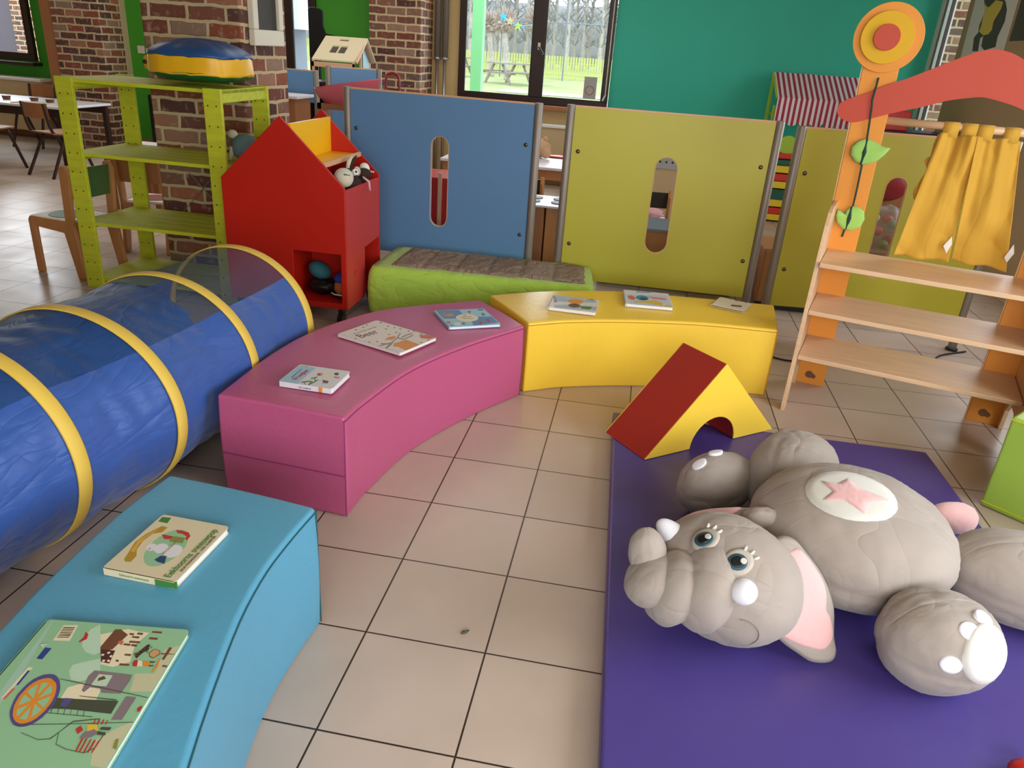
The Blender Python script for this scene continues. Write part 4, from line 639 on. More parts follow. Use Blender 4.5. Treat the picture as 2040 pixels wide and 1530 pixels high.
for f in (1.0, .94, .6, .3):
    rows.append([b.bm.verts.new((lambda q: q[0]+q[1]*(.007 if f < .99 else .001))(hitell((cs[0]+(p[0]-cs[0])*f, cs[1]+(p[1]-cs[1])*f, .40), BC, BA, BD, 1.012))) for p in S2])
p, q = hitell((cs[0], cs[1], .40), BC, BA, BD, 1.012); top = b.bm.verts.new(p+q*.007)
for a_, b2 in zip(rows, rows[1:]):
    for i in range(len(S2)): b.face([a_[i], a_[(i+1) % len(S2)], b2[(i+1) % len(S2)], b2[i]])
for i in range(len(S2)): b.face([rows[-1][i], rows[-1][(i+1) % len(S2)], top])
obj('star', b, 'pink_plush', E, smooth=True)
# eyes
for ec, xd in (((.857, -1.157, .349), (.86, -.35, .3)), ((.935, -1.221, .341), (.9, -.3, .2))):
    e = decal('eye', HC, HA, HD, ec, .040, .034, 'eye_pale', 1.018, .004, xdir=(.75, .5, .2))
    ic = Vector(ec)+Vector((-.003, -.004, 0)); decal('iris', HC, HA, HD, ic, .025, .0215, 'eye_teal', 1.018, .0075, xdir=(.9, .1, .1), parent=e)
    decal('pupil', HC, HA, HD, ic+Vector((-.001, -.0, 0)), .0155, .0140, 'pupil', 1.018, .0095, xdir=(.9, .1, .1), parent=e)
    decal('glint', HC, HA, HD, ic+Vector((.013, .004, 0)), .0078, .0075, 'glint', 1.018, .0115, xdir=(.9, .1, .1), parent=e)
    b = B()
    for k in range(3):
        a_ = math.radians((25, 48, 71)[k]); c_, nn = hitell(Vector(ec)+Vector((math.cos(a_)*.040, math.sin(a_)*.040, 0)), HC, HA, HD, 1.02); d2 = Vector((math.cos(a_), math.sin(a_), .1)); d2 = (d2-nn*d2.dot(nn)).normalized()
        b.tube([c_-d2*.004+nn*.001, c_+d2*.006+nn*.002, c_+d2*.011+nn*.004], [.0035, .004, .002], 8)
    obj('eyelashes', b, 'white_plush', E, smooth=True)
# mouth stitching
b = B(); L = []
for k in range(25):
    a_ = -1.2+k/24*2.9; p, nn = hitell((.958+.05*math.cos(a_)*1.0, -1.30, .175+.055*math.sin(a_)), HC, HA, HD, 1.012); L.append(p+nn*.001)
b.tube(L, .0016, 6); obj('mouth_stitch', b, 'seam_grey', E)
# trunk: three puffed sections curling up
def rot_to(d): return Vector(d).to_track_quat('Z', 'Y').to_matrix()
b = B()
def lump(c, abc, d, sd): b.ell(c, abc, rot_to(d), 48, 30, lambda q: 1+noise.noise(q*2.3+Vector((sd, 0, 0)))*.03+noise.noise(Vector((q.x*6+sd, q.y*6, q.z*2)))*.015-.03*math.exp(-(math.sin((math.atan2(q.y, q.x)-1.1))**2)*260))
lump((.872, -1.205, .238), (.116, .116, .082), (-.92, -.05, .20), 2); lump((.790, -1.215, .228), (.100, .100, .066), (-.9, -.1, .35), 6); lump((.736, -1.212, .240), (.082, .076, .060), (-.6, -.05, .8), 8); lump((.716, -1.170, .292), (.050, .048, .066), (-.15, .28, .95), 11)
tk = obj('trunk', b, 'elephant_cloth', E, smooth=True)
# tusks
def tusk(base, d, r, L):
    b = B(); d = Vector(d).normalized(); b.ell(Vector(base)+d*L*.35, (r, r, L), rot_to(d), 28, 20, lambda q: 1-.32*q.z*(q.z > 0)*1.0); obj('tusk', b, 'tusk_white', E, smooth=True)
tusk((.952, -1.268, .287), (-.12, -.55, .75), .033, .040)
tusk((.800, -1.080, .288), (-.66, .10, .42), .031, .072)
# ears
ear = [(1.035, -1.088, .334), (1.066, -1.075, .344), (1.100, -1.073, .336), (1.136, -1.085, .306), (1.172, -1.100, .271), (1.198, -1.117, .235), (1.219, -1.144, .187), (1.225, -1.180, .129), (1.234, -1.200, .095), (1.220, -1.216, .075), (1.172, -1.226, .074), (1.132, -1.223, .092), (1.092, -1.218, .113), (1.065, -1.207, .139), (1.071, -1.177, .183), (1.079, -1.144, .232), (1.080, -1.118, .272), (1.060, -1.100, .308)]
pink = [(1.070, -1.097, .308), (1.102, -1.084, .319), (1.128, -1.087, .305), (1.174, -1.109, .257), (1.191, -1.128, .222), (1.195, -1.150, .186), (1.207, -1.158, .169), (1.218, -1.181, .129), (1.201, -1.203, .100), (1.158, -1.211, .102), (1.103, -1.212, .118), (1.067, -1.206, .139), (1.079, -1.176, .183), (1.084, -1.143, .232), (1.088, -1.116, .273)]
ear2 = [(.747, -.907, .170), (.760, -.893, .185), (.794, -.883, .207), (.833, -.869, .234), (.861, -.864, .250), (.900, -.864, .267), (.945, -.869, .283), (1.000, -.879, .300), (1.048, -.891, .313), (1.070, -.910, .309), (1.062, -.934, .289), (1.046, -.949, .272), (1.012, -.956, .252), (.948, -.965, .218), (.839, -.956, .177)]
pink2 = [(.750, -.908, .171), (.763, -.895, .185), (.794, -.886, .205), (.833, -.872, .232), (.861, -.866, .248), (.900, -.866, .265), (.945, -.871, .281), (.985, -.881, .294), (.960, -.900, .272), (.926, -.940, .226), (.838, -.945, .184)]
def earpart(ol, pk, nrm):
    nrm = Vector(nrm).normalized(); ol = [Vector(p) for p in interp(list(ol)+[ol[0]], 60)][:-1]; pk = [Vector(p) for p in interp(list(pk)+[pk[0]], 50)][:-1]; e = obj('ear', B().pad([Vector(p)-nrm*.010 for p in ol], nrm, .016, rings=5), 'elephant_cloth', E, smooth=True)
    obj('ear_lining', B().pad([Vector(p)-nrm*.001 for p in pk], nrm, .014, rings=5), 'pink_plush', e, smooth=True)
v = (Vector(ear[8])-Vector(ear[1])).cross(Vector(ear[5])-Vector(ear[13])); v = v if v.dot(CAM-Vector(ear[0])) > 0 else -v; earpart(ear, pink, v)
v = (Vector(ear2[0])-Vector(ear2[8])).cross(Vector(ear2[4])-Vector(ear2[13])); v = v if v.dot(CAM-Vector(ear2[0])) > 0 else -v; earpart(ear2, pink2, v)
obj('ear_tip', B().ell((1.045, -.915, .290), (.060, .030, .034), Matrix.Rotation(.1, 3, 'Z'), 28, 18, lambda q: 1+noise.noise(q*3)*.12), 'elephant_cloth', E, smooth=True)
# soles and toes
LC, LA, LD = (1.458, -1.190, .1765), (.143, .119, .126), 5.4
decal('sole', LC, LA, LD, (1.530, -1.285, .235), .082, .070, 'white_plush', 1.06, .006, xdir=(.3, .2, .9))
for p in ((1.520, -1.222, .29), (1.475, -1.262, .275), (1.440, -1.306, .208)): decal('toe', LC, LA, LD, p, .025, .021, 'tusk_white', 1.03, .007)
AC, AA, AD = (.961, -.522, .1598), (.145, .090, .108), 35.5
for p in ((.941, -.512, .268), (.888, -.572, .248)): decal('toe', AC, AA, AD, p, .028, .018, 'tusk_white', 1.03, .008, xdir=(.8, .6, 0))
b = B().ell((1.725, -.540, .170), (.098, .048, .052), Matrix.Rotation(.25, 3, 'Z') @ Matrix.Rotation(.1, 3, 'Y'), 32, 20, lambda q: (1-.35*max(0, q.x)**2)*(1+noise.noise(q*3)*.04)); obj('tail', b, 'pink_plush', E, smooth=True)
# ---------------------------------------------------------------- red toy house on casters
HX0, HX1, HY0, HY1 = -1.617, -.928, .945, 1.500
t = thing('toy_house_cart', 'red wooden house-shaped storage cart on black casters beside the blue panel', 'storage cart', ((HX0+HX1)/2, (HY0+HY1)/2, 0))
mx = (HX0+HX1)/2+.004; AP = 1.082; EV = .748; BT = .085
def gable(y, opening):
    out = [(HX0, BT), (HX1, BT), (HX1, EV), (mx, AP), (HX0, EV)]
    holes = [[(-1.232, .118), (-.958, .118), (-.958, .395), (-1.232, .395)]] if opening else []
    return B().plate(out, holes, lambda u, v, w_: Vector((u, y+w_, v)), .016)
obj('front_gable', gable(HY0, True), 'red_paint', t, bevel=.003); obj('rear_gable', gable(HY1-.016, False), 'red_paint', t, bevel=.003)
obj('side_wall', B().plate([(HY0+.016, BT), (1.235, BT), (1.235, .375), (HY1-.016, .388), (HY1-.016, EV-.014), (HY0+.016, EV-.014)], [[(1.08+.016*math.cos(2*PI*i/14), .26+.016*math.sin(2*PI*i/14)) for i in range(14)]], lambda u, v, w_: Vector((HX1-.016+w_, u, v)), .016), 'side_red_paint', t, bevel=.002)
obj('side_wall', B().bb((HX0, HY0+.016, BT), (HX0+.016, HY1-.016, EV-.014)), 'side_red_paint', t)
obj('bottom_board', B().bb((HX0+.016, HY0+.016, BT), (HX1-.016, HY1-.016, BT+.032)), 'red_paint', t)
obj('inner_shelf', B().bb((HX0+.016, HY0+.016, .40), (HX1-.016, HY1-.016, .415)), 'red_paint', t)
obj('partition', B().bb((-1.26, HY0+.016, BT+.032), (-1.245, HY1-.016, .40)).bb((-1.245, 1.225, BT+.032), (-.944, 1.237, .40)), 'red_paint', t)
obj('ridge_board', B().bb((-1.232, HY0+.016, .85), (-1.216, HY1-.016, 1.046)), 'yellow_paint', t)
ts = obj('book_ledge', B().bb((-1.216, HY0+.016, .842), (-1.050, HY1-.016, .858)), 'yellow_paint', t); obj('ledge_edge', B().bb((-1.050, HY0+.016, .842), (-1.034, HY1-.016, .868)), 'ply_edge', ts, bevel=.003)
obj('center_board', B().bb((-1.232, HY0+.016, .415), (-1.216, HY1-.016, .85)), 'red_paint', t)
for x, y in ((-.962, .955), (HX0+.05, .975), (-.975, HY1-.04), (HX0+.05, HY1-.04)):
    c_ = obj('caster', B().cyl((x-.016, y-.012, .034), (x-.002, y-.012, .034), .034, n=20).cyl((x+.002, y-.012, .034), (x+.016, y-.012, .034), .034, n=20), 'black_plastic', t, bevel=.003)
    obj('fork', B().bb((x-.018, y-.02, .045), (x+.018, y+.014, .086)), 'black_plastic', c_, bevel=.006)
# plush toys in the cart
def plush(name, lab, cat, loc, build, group='stuffed toys in the red cart'):
    t = thing(name, lab, cat, loc, 0, group); build(t); return t
def donkey(t):
    x, y, z = -.985, 1.165, .760
    obj('head', B().ell((x, y, z+.028), (.044, .046, .040)), 'toy_brown', t, smooth=True)
    obj('muzzle', B().ell((x+.010, y-.108, z+.026), (.052, .050, .050)), 'toy_cream', t, smooth=True)
    obj('nose_stitch', B().tube([(x+.028, y-.150, z+.050), (x+.050, y-.130, z+.042), (x+.040, y-.118, z+.060)], .005, 6), 'toy_teal', t)
    e = obj('eye', B().cyl((x+.030, y-.016, z+.040), (x+.046, y-.022, z+.048), .017, n=18), 'toy_white', t); obj('pupil', B().cyl((x+.040, y-.020, z+.045), (x+.048, y-.023, z+.049), .007, n=12), 'pupil', e)
    obj('eye', B().tube([(x+.005, y-.052, z+.068), (x+.012, y-.046, z+.075), (x+.014, y-.038, z+.068)], .004, 6), 'toy_cream', t)
    for dy, dx in ((.0, 0), (.028, .012)):
        b = B(); b.tube([(x-.01, y+dy, z+.060), (x-.006+dx, y+dy+.012, z+.092), (x+.006+dx, y+dy+.036, z+.120)], [.010, .012, .004], 8); obj('ear', b, 'toy_cream' if dy == 0 else 'toy_brown', t, smooth=True)
    obj('body', B().ell((x-.03, y+.06, z-.03), (.07, .10, .06)).ell((x+.035, y+.130, z+.018), (.040, .040, .030)), 'toy_brown', t, smooth=True)
    obj('scarf', B().ell((x+.012, y+.082, z+.034), (.020, .024, .026)), 'toy_cream', t, smooth=True)
    b = B(); b.tube([(x+.055, y+.055, z+.012), (x+.088, y+.062, z-.012), (x+.092, y+.068, z-.06)], [.006, .007, .006], 8); b.tube([(x+.045, y+.15, z+.03), (x+.075, y+.185, z+.022)], .005, 8); obj('leg', b, 'doll_pink', t, smooth=True)
plush('plush_donkey', 'dark brown plush donkey with a cream muzzle peeking over the cart side', 'plush toy', (-1.0, 1.14, .70), donkey)
plush('plush_mouse', 'small white round plush head beside the brown plush donkey', 'plush toy', (-.975, 1.36, .74), lambda t: (obj('head', B().ell((-.965, 1.345, .795), (.030, .028, .034)), 'toy_white', t, smooth=True), obj('body', B().ell((-1.0, 1.38, .73), (.05, .05, .06)), 'toy_brown', t, smooth=True)))
plush('plush_pile_doll', 'dark cloth doll with a teal hat in the lower cart compartment', 'doll', (-1.13, 1.10, .117), lambda t: (obj('body', B().ell((-1.13, 1.10, .165), (.085, .07, .047), fn=lambda d: 1+noise.noise(d*3)*.2), 'black', t, smooth=True), obj('hat', B().ell((-1.13, 1.10, .245), (.066, .05, .045), Matrix.Rotation(.4, 3, 'Y'), fn=lambda d: 1-.3*d.x), 'toy_teal', t, smooth=True)))
plush('hand_puppet', 'orange and blue hand puppet with a white toothed row in the lower compartment', 'puppet', (-1.0, 1.07, .117), lambda t: (obj('face', B().ell((-1.005, 1.07, .175), (.045, .045, .050), fn=lambda d: 1+noise.noise(d*3)*.1), 'toy_orange', t, smooth=True), obj('cap', B().ell((-1.005, 1.075, .225), (.048, .045, .034)), 'toy_blue', t, smooth=True), obj('base', B().ell((-1.005, 1.06, .133), (.055, .045, .015)), 'black', t, smooth=True), obj('teeth', B().tube([(-1.055, 1.035, .148), (-1.03, 1.013, .147), (-.985, 1.012, .146), (-.965, 1.03, .146)], .004, 6), 'toy_white', t)))

# ---------------------------------------------------------------- lime slatted shelf
t = thing('slatted_shelf', 'lime green painted wooden shelf unit with slatted boards at the left', 'shelf', (-2.165, 1.3, 0))
SX0, SX1, SY0, SY1, SH = -2.605, -1.642, 1.055, 1.600, 1.18
for x0, x1 in ((SX0, SX0+.102), (SX1-.100, SX1)):
    for y0 in (SY0, SY1-.022):
        p = obj('post', B().bb((x0, y0, 0), (x1, y0+.022, SH-.004)), 'lime_paint', t, bevel=.002)
        b = B()
        for k in range(11):
            for dx in (.024, .072): b.cyl((x0+dx, y0-.0006, .05+.104*k), (x0+dx, y0+.004, .05+.104*k), .0042, n=8)
        obj('peg_holes', b, 'black', p)
for z in (1.165, .775, .385, .055):
    s = obj('shelf_board', B().bb((SX0+(.02 if z < 1 else .07), SY0+.024, z-.042), (SX0+.045 if z < 1 else SX0+.09, SY1-.024, z-.016)).bb((SX1-.045, SY0+.024, z-.042), (SX1-.02, SY1-.024, z-.016)), 'lime_paint', t)
    n = 5; wd = (SY1-SY0-.05)/n
    for k in range(n): obj('slat', B().bb((SX0+.006+(.1 if z > 1 and 0 else 0), SY0+.025+k*wd, z-.016), (SX1-.006, SY0+.025+(k+1)*wd-.005, z+.004)), 'lime_paint', s, bevel=.002)
for x in (SX0+.006, SX1-.024): obj('end_rail', B().bb((x, SY0+.023, SH-.075), (x+.018, SY1-.023, SH-.008)), 'lime_paint', t, bevel=.002)
b = B().cyl((SX1-.25, SY1+.004, .78), (SX0+.25, SY1+.004, .30), .0025, n=6).cyl((SX0+.25, SY1+.004, .78), (SX1-.25, SY1+.004, .30), .0025, n=6); obj('cross_wire', b, 'metal', t)
# big pincushion pouf on top
t = thing('floor_cushion', 'puffy blue, yellow and green vinyl cushion on top of the lime shelf', 'cushion', (-1.87, 1.30, SH+.006))
Rc = Matrix.Rotation(math.radians(-3), 3, 'Z'); cc = Vector((-1.868, 1.29, SH+.006))
def lens(z0, z1, h, k0, k1, col, nm, up_):
    b = B(); NU = 64; rows = []
    for j in range(13):
        f = j/12; row = []
        for i in range(NU):
            a = 2*PI*i/NU; r = .90*(abs(math.cos(a))**4.5+abs(math.sin(a))**4.5)**(-1/4.5)*(1+.03*math.cos(4*a))*(1-.03*noise.noise(Vector((math.cos(a)*3, math.sin(a)*3, f))))
            rr_ = k0+(k1-k0)*f if up_ is None else math.cos(f*PI/2)*k0+.0
            zz = z0+(z1-z0)*(f if up_ is None else math.sin(f*PI/2))
            q = Rc @ Vector((math.cos(a)*.272*rr_*r, math.sin(a)*.25*rr_*r, zz+noise.noise(Vector((math.cos(a)*4, math.sin(a)*4, 1)))*.012*(zz > .01)))
            row.append(b.bm.verts.new(cc+q))
        rows.append(row)
    for a_, c_ in zip(rows, rows[1:]):
        for i in range(NU): b.face([a_[i], a_[(i+1) % NU], c_[(i+1) % NU], c_[i]])
    b.face(rows[0][::-1]); b.face(rows[-1]); return obj(nm, b, col, t, smooth=True)
lens(.056, .001, 0, .97, 0, 'cushion_green', 'bottom_panel', 1); lens(.046, .136, 0, .97, .965, 'cushion_yellow', 'side_band', None); lens(.134, .218, 0, .975, 0, 'cushion_blue', 'top_panel', 1)
b = B(); b.pad([cc+Vector((-.235-.04*s_, -.06+.01*s_, .085))+Vector((0, 0, 0))+Vector((.0, 0, dz)) for s_, dz in ((0, .03), (1, .045), (2.0, .03), (2.3, .0), (2.0, -.035), (1, -.045), (0, -.03))], (0, -1, 0), .014); h = obj('handle_flap', b, 'cushion_yellow', t, smooth=True)
obj('eyelet', B().cyl(cc+Vector((-.30, -.066, .088)), cc+Vector((-.30, -.045, .088)), .012, n=14), 'screw', h)
t = thing('plush_rabbit', 'grey blue plush toy with cream ears at the right end of the shelf', 'plush toy', (-1.70, 1.33, .78))
obj('body', B().ell((-1.66, 1.31, .856), (.080, .07, .075)), 'toy_grey', t, smooth=True); obj('ear', B().ell((-1.725, 1.30, .925), (.030, .02, .024)).cyl((-1.735, 1.27, .785), (-1.715, 1.27, .86), .012, .016, n=10), 'toy_cream', t, smooth=True)

# ---------------------------------------------------------------- room dividers with slot windows
def stadium(cx, z0, z1, r, n=10): return [(cx+r*math.cos(math.radians(a)), z1-r+r*math.sin(math.radians(a))) for a in [180*i/n for i in range(n+1)]] + [(cx+r*math.cos(math.radians(a)), z0+r+r*math.sin(math.radians(a))) for a in [180+180*i/n for i in range(n+1)]]
def divider(lab, a, b_, z0, z1, mat, slot=None, zs=(.395, .95), posts=True, name='room_divider', screws=True, group='slotted room divider panels', r=.058):
    a, b_ = Vector((a[0], a[1], 0)), Vector((b_[0], b_[1], 0)); x = (b_-a); L = x.length; x.normalize(); y = Vector((0, 0, 1)).cross(x)
    t = thing(name, lab, 'panel', (a+b_)/2, math.atan2(x.y, x.x), group)
    fn = lambda u, v, w_: a+x*u+Vector((0, 0, v))+y*(w_-.009)
    holes = [stadium(slot, zs[0], zs[1], r)] if slot else []
    p = obj('board', B().plate([(.024, z0), (L-.024, z0), (L-.024, z1), (.024, z1)], holes, fn, .018), mat, t)
    b = B(); e = .0012
    b.beam(fn(.024, z1+e, .009), fn(L-.024, z1+e, .009), .003, .019); 
    if slot:
        for w_ in (-.0008, .0188): b.tube([fn(u, v, w_) for u, v in stadium(slot, zs[0], zs[1], r)], .0018, 6, closed=True)
    obj('edge_band', b, 'ply_edge', p)
    if posts:
        for u in (0, L):
            q = obj('post', B().cyl(fn(u, .012, .009), fn(u, z1+.012, .009), .024, n=24), 'metal', t, smooth=False, bevel=.002)
            for f in q.data.polygons: f.use_smooth = abs(f.normal.z) < .5
            obj('foot', B().cyl(fn(u, 0, .009), fn(u, .014, .009), .034, n=20), 'black_plastic', q, bevel=.002)
    if screws:
        for u in (.062, L-.062):
            for v in (.41, .95): obj('screw', B().ell(fn(u, v, -.003), (.012, .012, .007), (Matrix.Rotation(math.atan2(x.y, x.x), 3, 'Z') @ Matrix.Rotation(PI/2, 3, 'X'))), 'screw', p, smooth=True)
    return t
divider('blue divider panel with a slot window behind the red house cart', (-1.285, 1.935), (-.062, 1.812), .19, 1.178, 'blue_panel', slot=.622)
divider('olive yellow divider panel with a slot window in the middle behind the yellow bench', (.135, 1.722), (1.293, 1.735), .19, 1.19, 'olive_panel', slot=.577, zs=(.402, .96), r=.064)
divider('olive divider panel partly hidden behind the orange play stall', (1.392, 1.632), (2.525, 1.765), .19, 1.18, 'olive_panel', slot=.572, zs=(.40, .965), r=.058)

# ---------------------------------------------------------------- green floor mattress with quilted top
t = thing('floor_mattress', 'low lime green fabric mattress with a grey quilted top before the blue panel', 'mattress', (-.24, 1.43, 0))
qa, qb, qc, qd = Vector((-.885, 1.150)), Vector((.405, 1.225)), Vector((.352, 1.705)), Vector((-.885, 1.695))
b = B(); NU, NV, NZ = 60, 26, 9; G = {}
def mp(u, v): return qa*(1-u)*(1-v)+qb*u*(1-v)+qc*u*v+qd*(1-u)*v
per = [(i/NU, 0) for i in range(NU)]+[(1, j/NV) for j in range(NV)]+[(1-i/NU, 1) for i in range(NU)]+[(0, 1-j/NV) for j in range(NV)]
cen = mp(.5, .5)
def rnd_corner(u, v):
    x, y = 2*u-1, 2*v-1; ax, ay = abs(x), abs(y); k = ((ax**22+ay**22)**(-1/22)) if max(ax, ay) > 0 else 1
    return (x*min(1, k*1.0), y*min(1, k*1.0)) if max(ax, ay) > .9 else (x, y)
rows = []
for k in range(NZ+1):
    f = k/NZ; zz = .002+.284*f; row = []
    for i, (u, v) in enumerate(per):
        x, y = rnd_corner(u, v); p = mp((x+1)/2, (y+1)/2); d = (p-cen); L = d.length; n_ = noise.noise(Vector((p.x*7+f*2.0, p.y*7, f*3)))*.010+noise.noise(Vector((p.x*16+p.y*9+f*5, f*5, 3)))*.007
        bul = .010*math.sin(PI*f)-(.016*(f-.86)/.14 if f > .86 else 0)-(.006 if f < .1 else 0)
        q = p+d.normalized()*(bul+n_*math.sin(PI*min(1, f*1.05))); row.append(b.bm.verts.new((q.x, q.y, zz)))
    rows.append(row)
m = len(per)
for a_, c_ in zip(rows, rows[1:]):
    for i in range(m): b.face([a_[i], a_[(i+1) % m], c_[(i+1) % m], c_[i]])
prev = rows[-1]
for f in (.93, .8, .5, .2):
    cur = [b.bm.verts.new((cen.x+(v.co.x-cen.x)*f, cen.y+(v.co.y-cen.y)*f, .289+.004*noise.noise(Vector((v.co.x*9, v.co.y*9, f*4))))) for v in rows[-1]]
    for i in range(m): b.face([prev[i], prev[(i+1) % m], cur[(i+1) % m], cur[i]])
    prev = cur
b.face(prev); b.face(rows[0][::-1]); obj('cover', b, 'mattress_green', t, smooth=True)
b = B(); NU, NV = 90, 36; g = []
for j in range(NV+1):
    row = []
    for i in range(NU+1):
        u, v = i/NU, j/NV; p = mp(.085+.875*u, .12+.80*v); s_ = abs(math.sin(PI*6*u)); q_ = min(1, s_*3.2); e = min(u, 1-u, v*.6, (1-v)*.6)*30
        zz = .288+.012*min(1, e)*(.45+.55*q_)+noise.noise(Vector((p.x*16, p.y*16, 2)))*.009*q_+abs(noise.noise(Vector((p.x*30, p.y*12, 5))))*.006*q_
        row.append(b.bm.verts.new((p.x, p.y, zz)))
    g.append(row)
for j in range(NV):
    for i in range(NU): b.face([g[j][i], g[j][i+1], g[j+1][i+1], g[j+1][i]])
obj('quilted_top', b, 'quilt_grey', t, smooth=True)

# ---------------------------------------------------------------- sun stall (orange play shop front)
SA = math.radians(-16.7); S0 = Vector((1.56, .94, 0)); sx_ = Vector((math.cos(SA), math.sin(SA), 0)); sn = Vector((math.sin(SA), -math.cos(SA), 0))
T_ = thing('play_stall', 'orange and light wood play stall with sun discs, a coral arch and three shelves', 'play stall', S0+sx_*.39, SA)
def sf(u, v, w_=0): return S0+sx_*u+Vector((0, 0, v))+sn*w_      # w_ grows towards the camera
for cx in (.0, .783):
    p = obj('upright', B().plate([(cx-.069, 0), (cx+.069, 0), (cx+.052, 1.52), (cx-.092, 1.52)] if cx < .1 else [(cx-.069, 0), (cx+.069, 0), (cx+.092, 1.52), (cx-.052, 1.52)], [], lambda u, v, w_: sf(u, v, w_), .018), 'orange_paint', T_, bevel=.002)
    obj('edge_strip', B().beam(sf(cx-.0725, .0, .009), sf(cx-.0955 if cx < .1 else cx-.055, 1.50, .009), .004, .017, upv=sn), 'ply_edge', p)
    dc = cx-.020 if cx < .1 else cx+.020
    for nm, r_, w0, w1, mt_ in (('sun_disc', .138, .0185, .0335, 'orange_paint'), ('sun_ring', .104, .034, .049, 'sun_yellow'), ('sun_center', .052, .0495, .0645, 'coral_paint')):
        b = B(); b.cyl(sf(dc+(.001 if w0 < .03 else -.003), 1.615, w0), sf(dc+(.001 if w0 < .03 else -.003), 1.615, w1), r_, n=56); obj(nm, b, mt_, T_, bevel=.002)
    obj('knot_sticker', B().cyl(sf(cx-.008, .052, .018), sf(cx-.008, .052, .0195), .020, n=7).cyl(sf(cx+.012, .046, .018), sf(cx+.012, .046, .0195), .014, n=5), 'brown', p)
arch_t = [(-.117, 1.364), (-.047, 1.393), (.009, 1.425), (.095, 1.463), (.175, 1.504), (.253, 1.545), (.329, 1.582), (.3915, 1.595)]
arch_b = [(.3915, 1.411), (.348, 1.405), (.265, 1.386), (.182, 1.355), (.066, 1.318), (-.051, 1.274), (-.094, 1.267), (-.138, 1.282), (-.157, 1.312), (-.150, 1.342)]
L = [tuple(p) for p in interp([(a, b2) for a, b2 in arch_t], 24)]+[tuple(p) for p in interp(arch_b, 26)]
ol = L + []
top = [p for p in L[:25]]; bot = L[25:]
full = top+[(.783-p[0], p[1]) for p in top[::-1][1:]]+[(.783-p[0], p[1]) for p in bot[::-1]]+bot[1:]
ob = B(); ob.plate(full, [], lambda u, v, w_: sf(u, v, w_+.0185), .014); obj('arch', ob, 'coral_paint', T_, bevel=.0015)
for z, dz in ((.26, .436), (.478, .40), (.697, .37)):
    b = B().plate([(-.060, .0), (-.060, .37), (.843, .37), (.843, .0)], [], lambda u, v, w_: sf(u, z-.02+w_, v), .02); obj('shelf', b, 'light_wood', T_, bevel=.002)
for cx in (-.080, .848):
    prof = [(0, 0), (.0, .92), (.22, .92), (.275, .90), (.31, .85), (.345, .70), (.375, .45), (.40, .22), (.437, .0), (.37, 0), (.33, .10), (.25, .16), (.12, .16), (.06, .10), (.05, 0)]
    obj('side_panel', B().plate(prof, [], lambda u, v, w_: sf(cx+w_, v, u), .018), 'light_wood', T_, bevel=.002)
obj('curtain_rod', B().cyl(sf(.04, 1.285, -.012), sf(.75, 1.285, -.012), .0165, n=20), 'light_wood', T_, smooth=True)
# stem and cloth leaves on the left upright
b = B(); b.tube(interp([sf(-.019, 1.456, .022), sf(-.020, 1.40, .040), sf(-.0215, 1.364, .041), sf(-.017, 1.337, .041), sf(-.006, 1.207, .030), sf(0, 1.089, .030), sf(.004, .908, .030), sf(-.011, .76, .022)], 40), .0042, 8); obj('stem_cord', b, 'stem_dark', T_)
lf1 = [(-.007, 1.207), (-.040, 1.192), (-.061, 1.163), (-.058, 1.129), (-.033, 1.103), (.003, 1.090), (.037, 1.102), (.061, 1.119), (.082, 1.145), (.099, 1.176), (.083, 1.176), (.060, 1.181), (.029, 1.197)]
lf2 = [(-.056, .887), (-.058, .853), (-.047, .823), (-.016, .797), (.023, .795), (.057, .819), (.067, .856), (.057, .890), (.032, .907), (.003, .908), (-.017, .890), (-.021, .864), (-.034, .862)]
for lf in (lf1, lf2):
    l_ = obj('leaf', B().pad([sf(u, v, .030+abs(u)*.15) for u, v in lf], sn, .012, rings=5), 'leaf_cloth', T_, smooth=True)
    u0_, v0_, v1_ = (-.004, 1.205, 1.092) if lf is lf1 else (.000, .905, .800)
    obj('leaf_vein', B().tube([sf(u0_, v0_, .036), sf(u0_+.002, (v0_+v1_)/2, .047), sf(u0_-.002, v1_, .036)], [.004, .0095, .004], 8), 'stem_dark', l_)
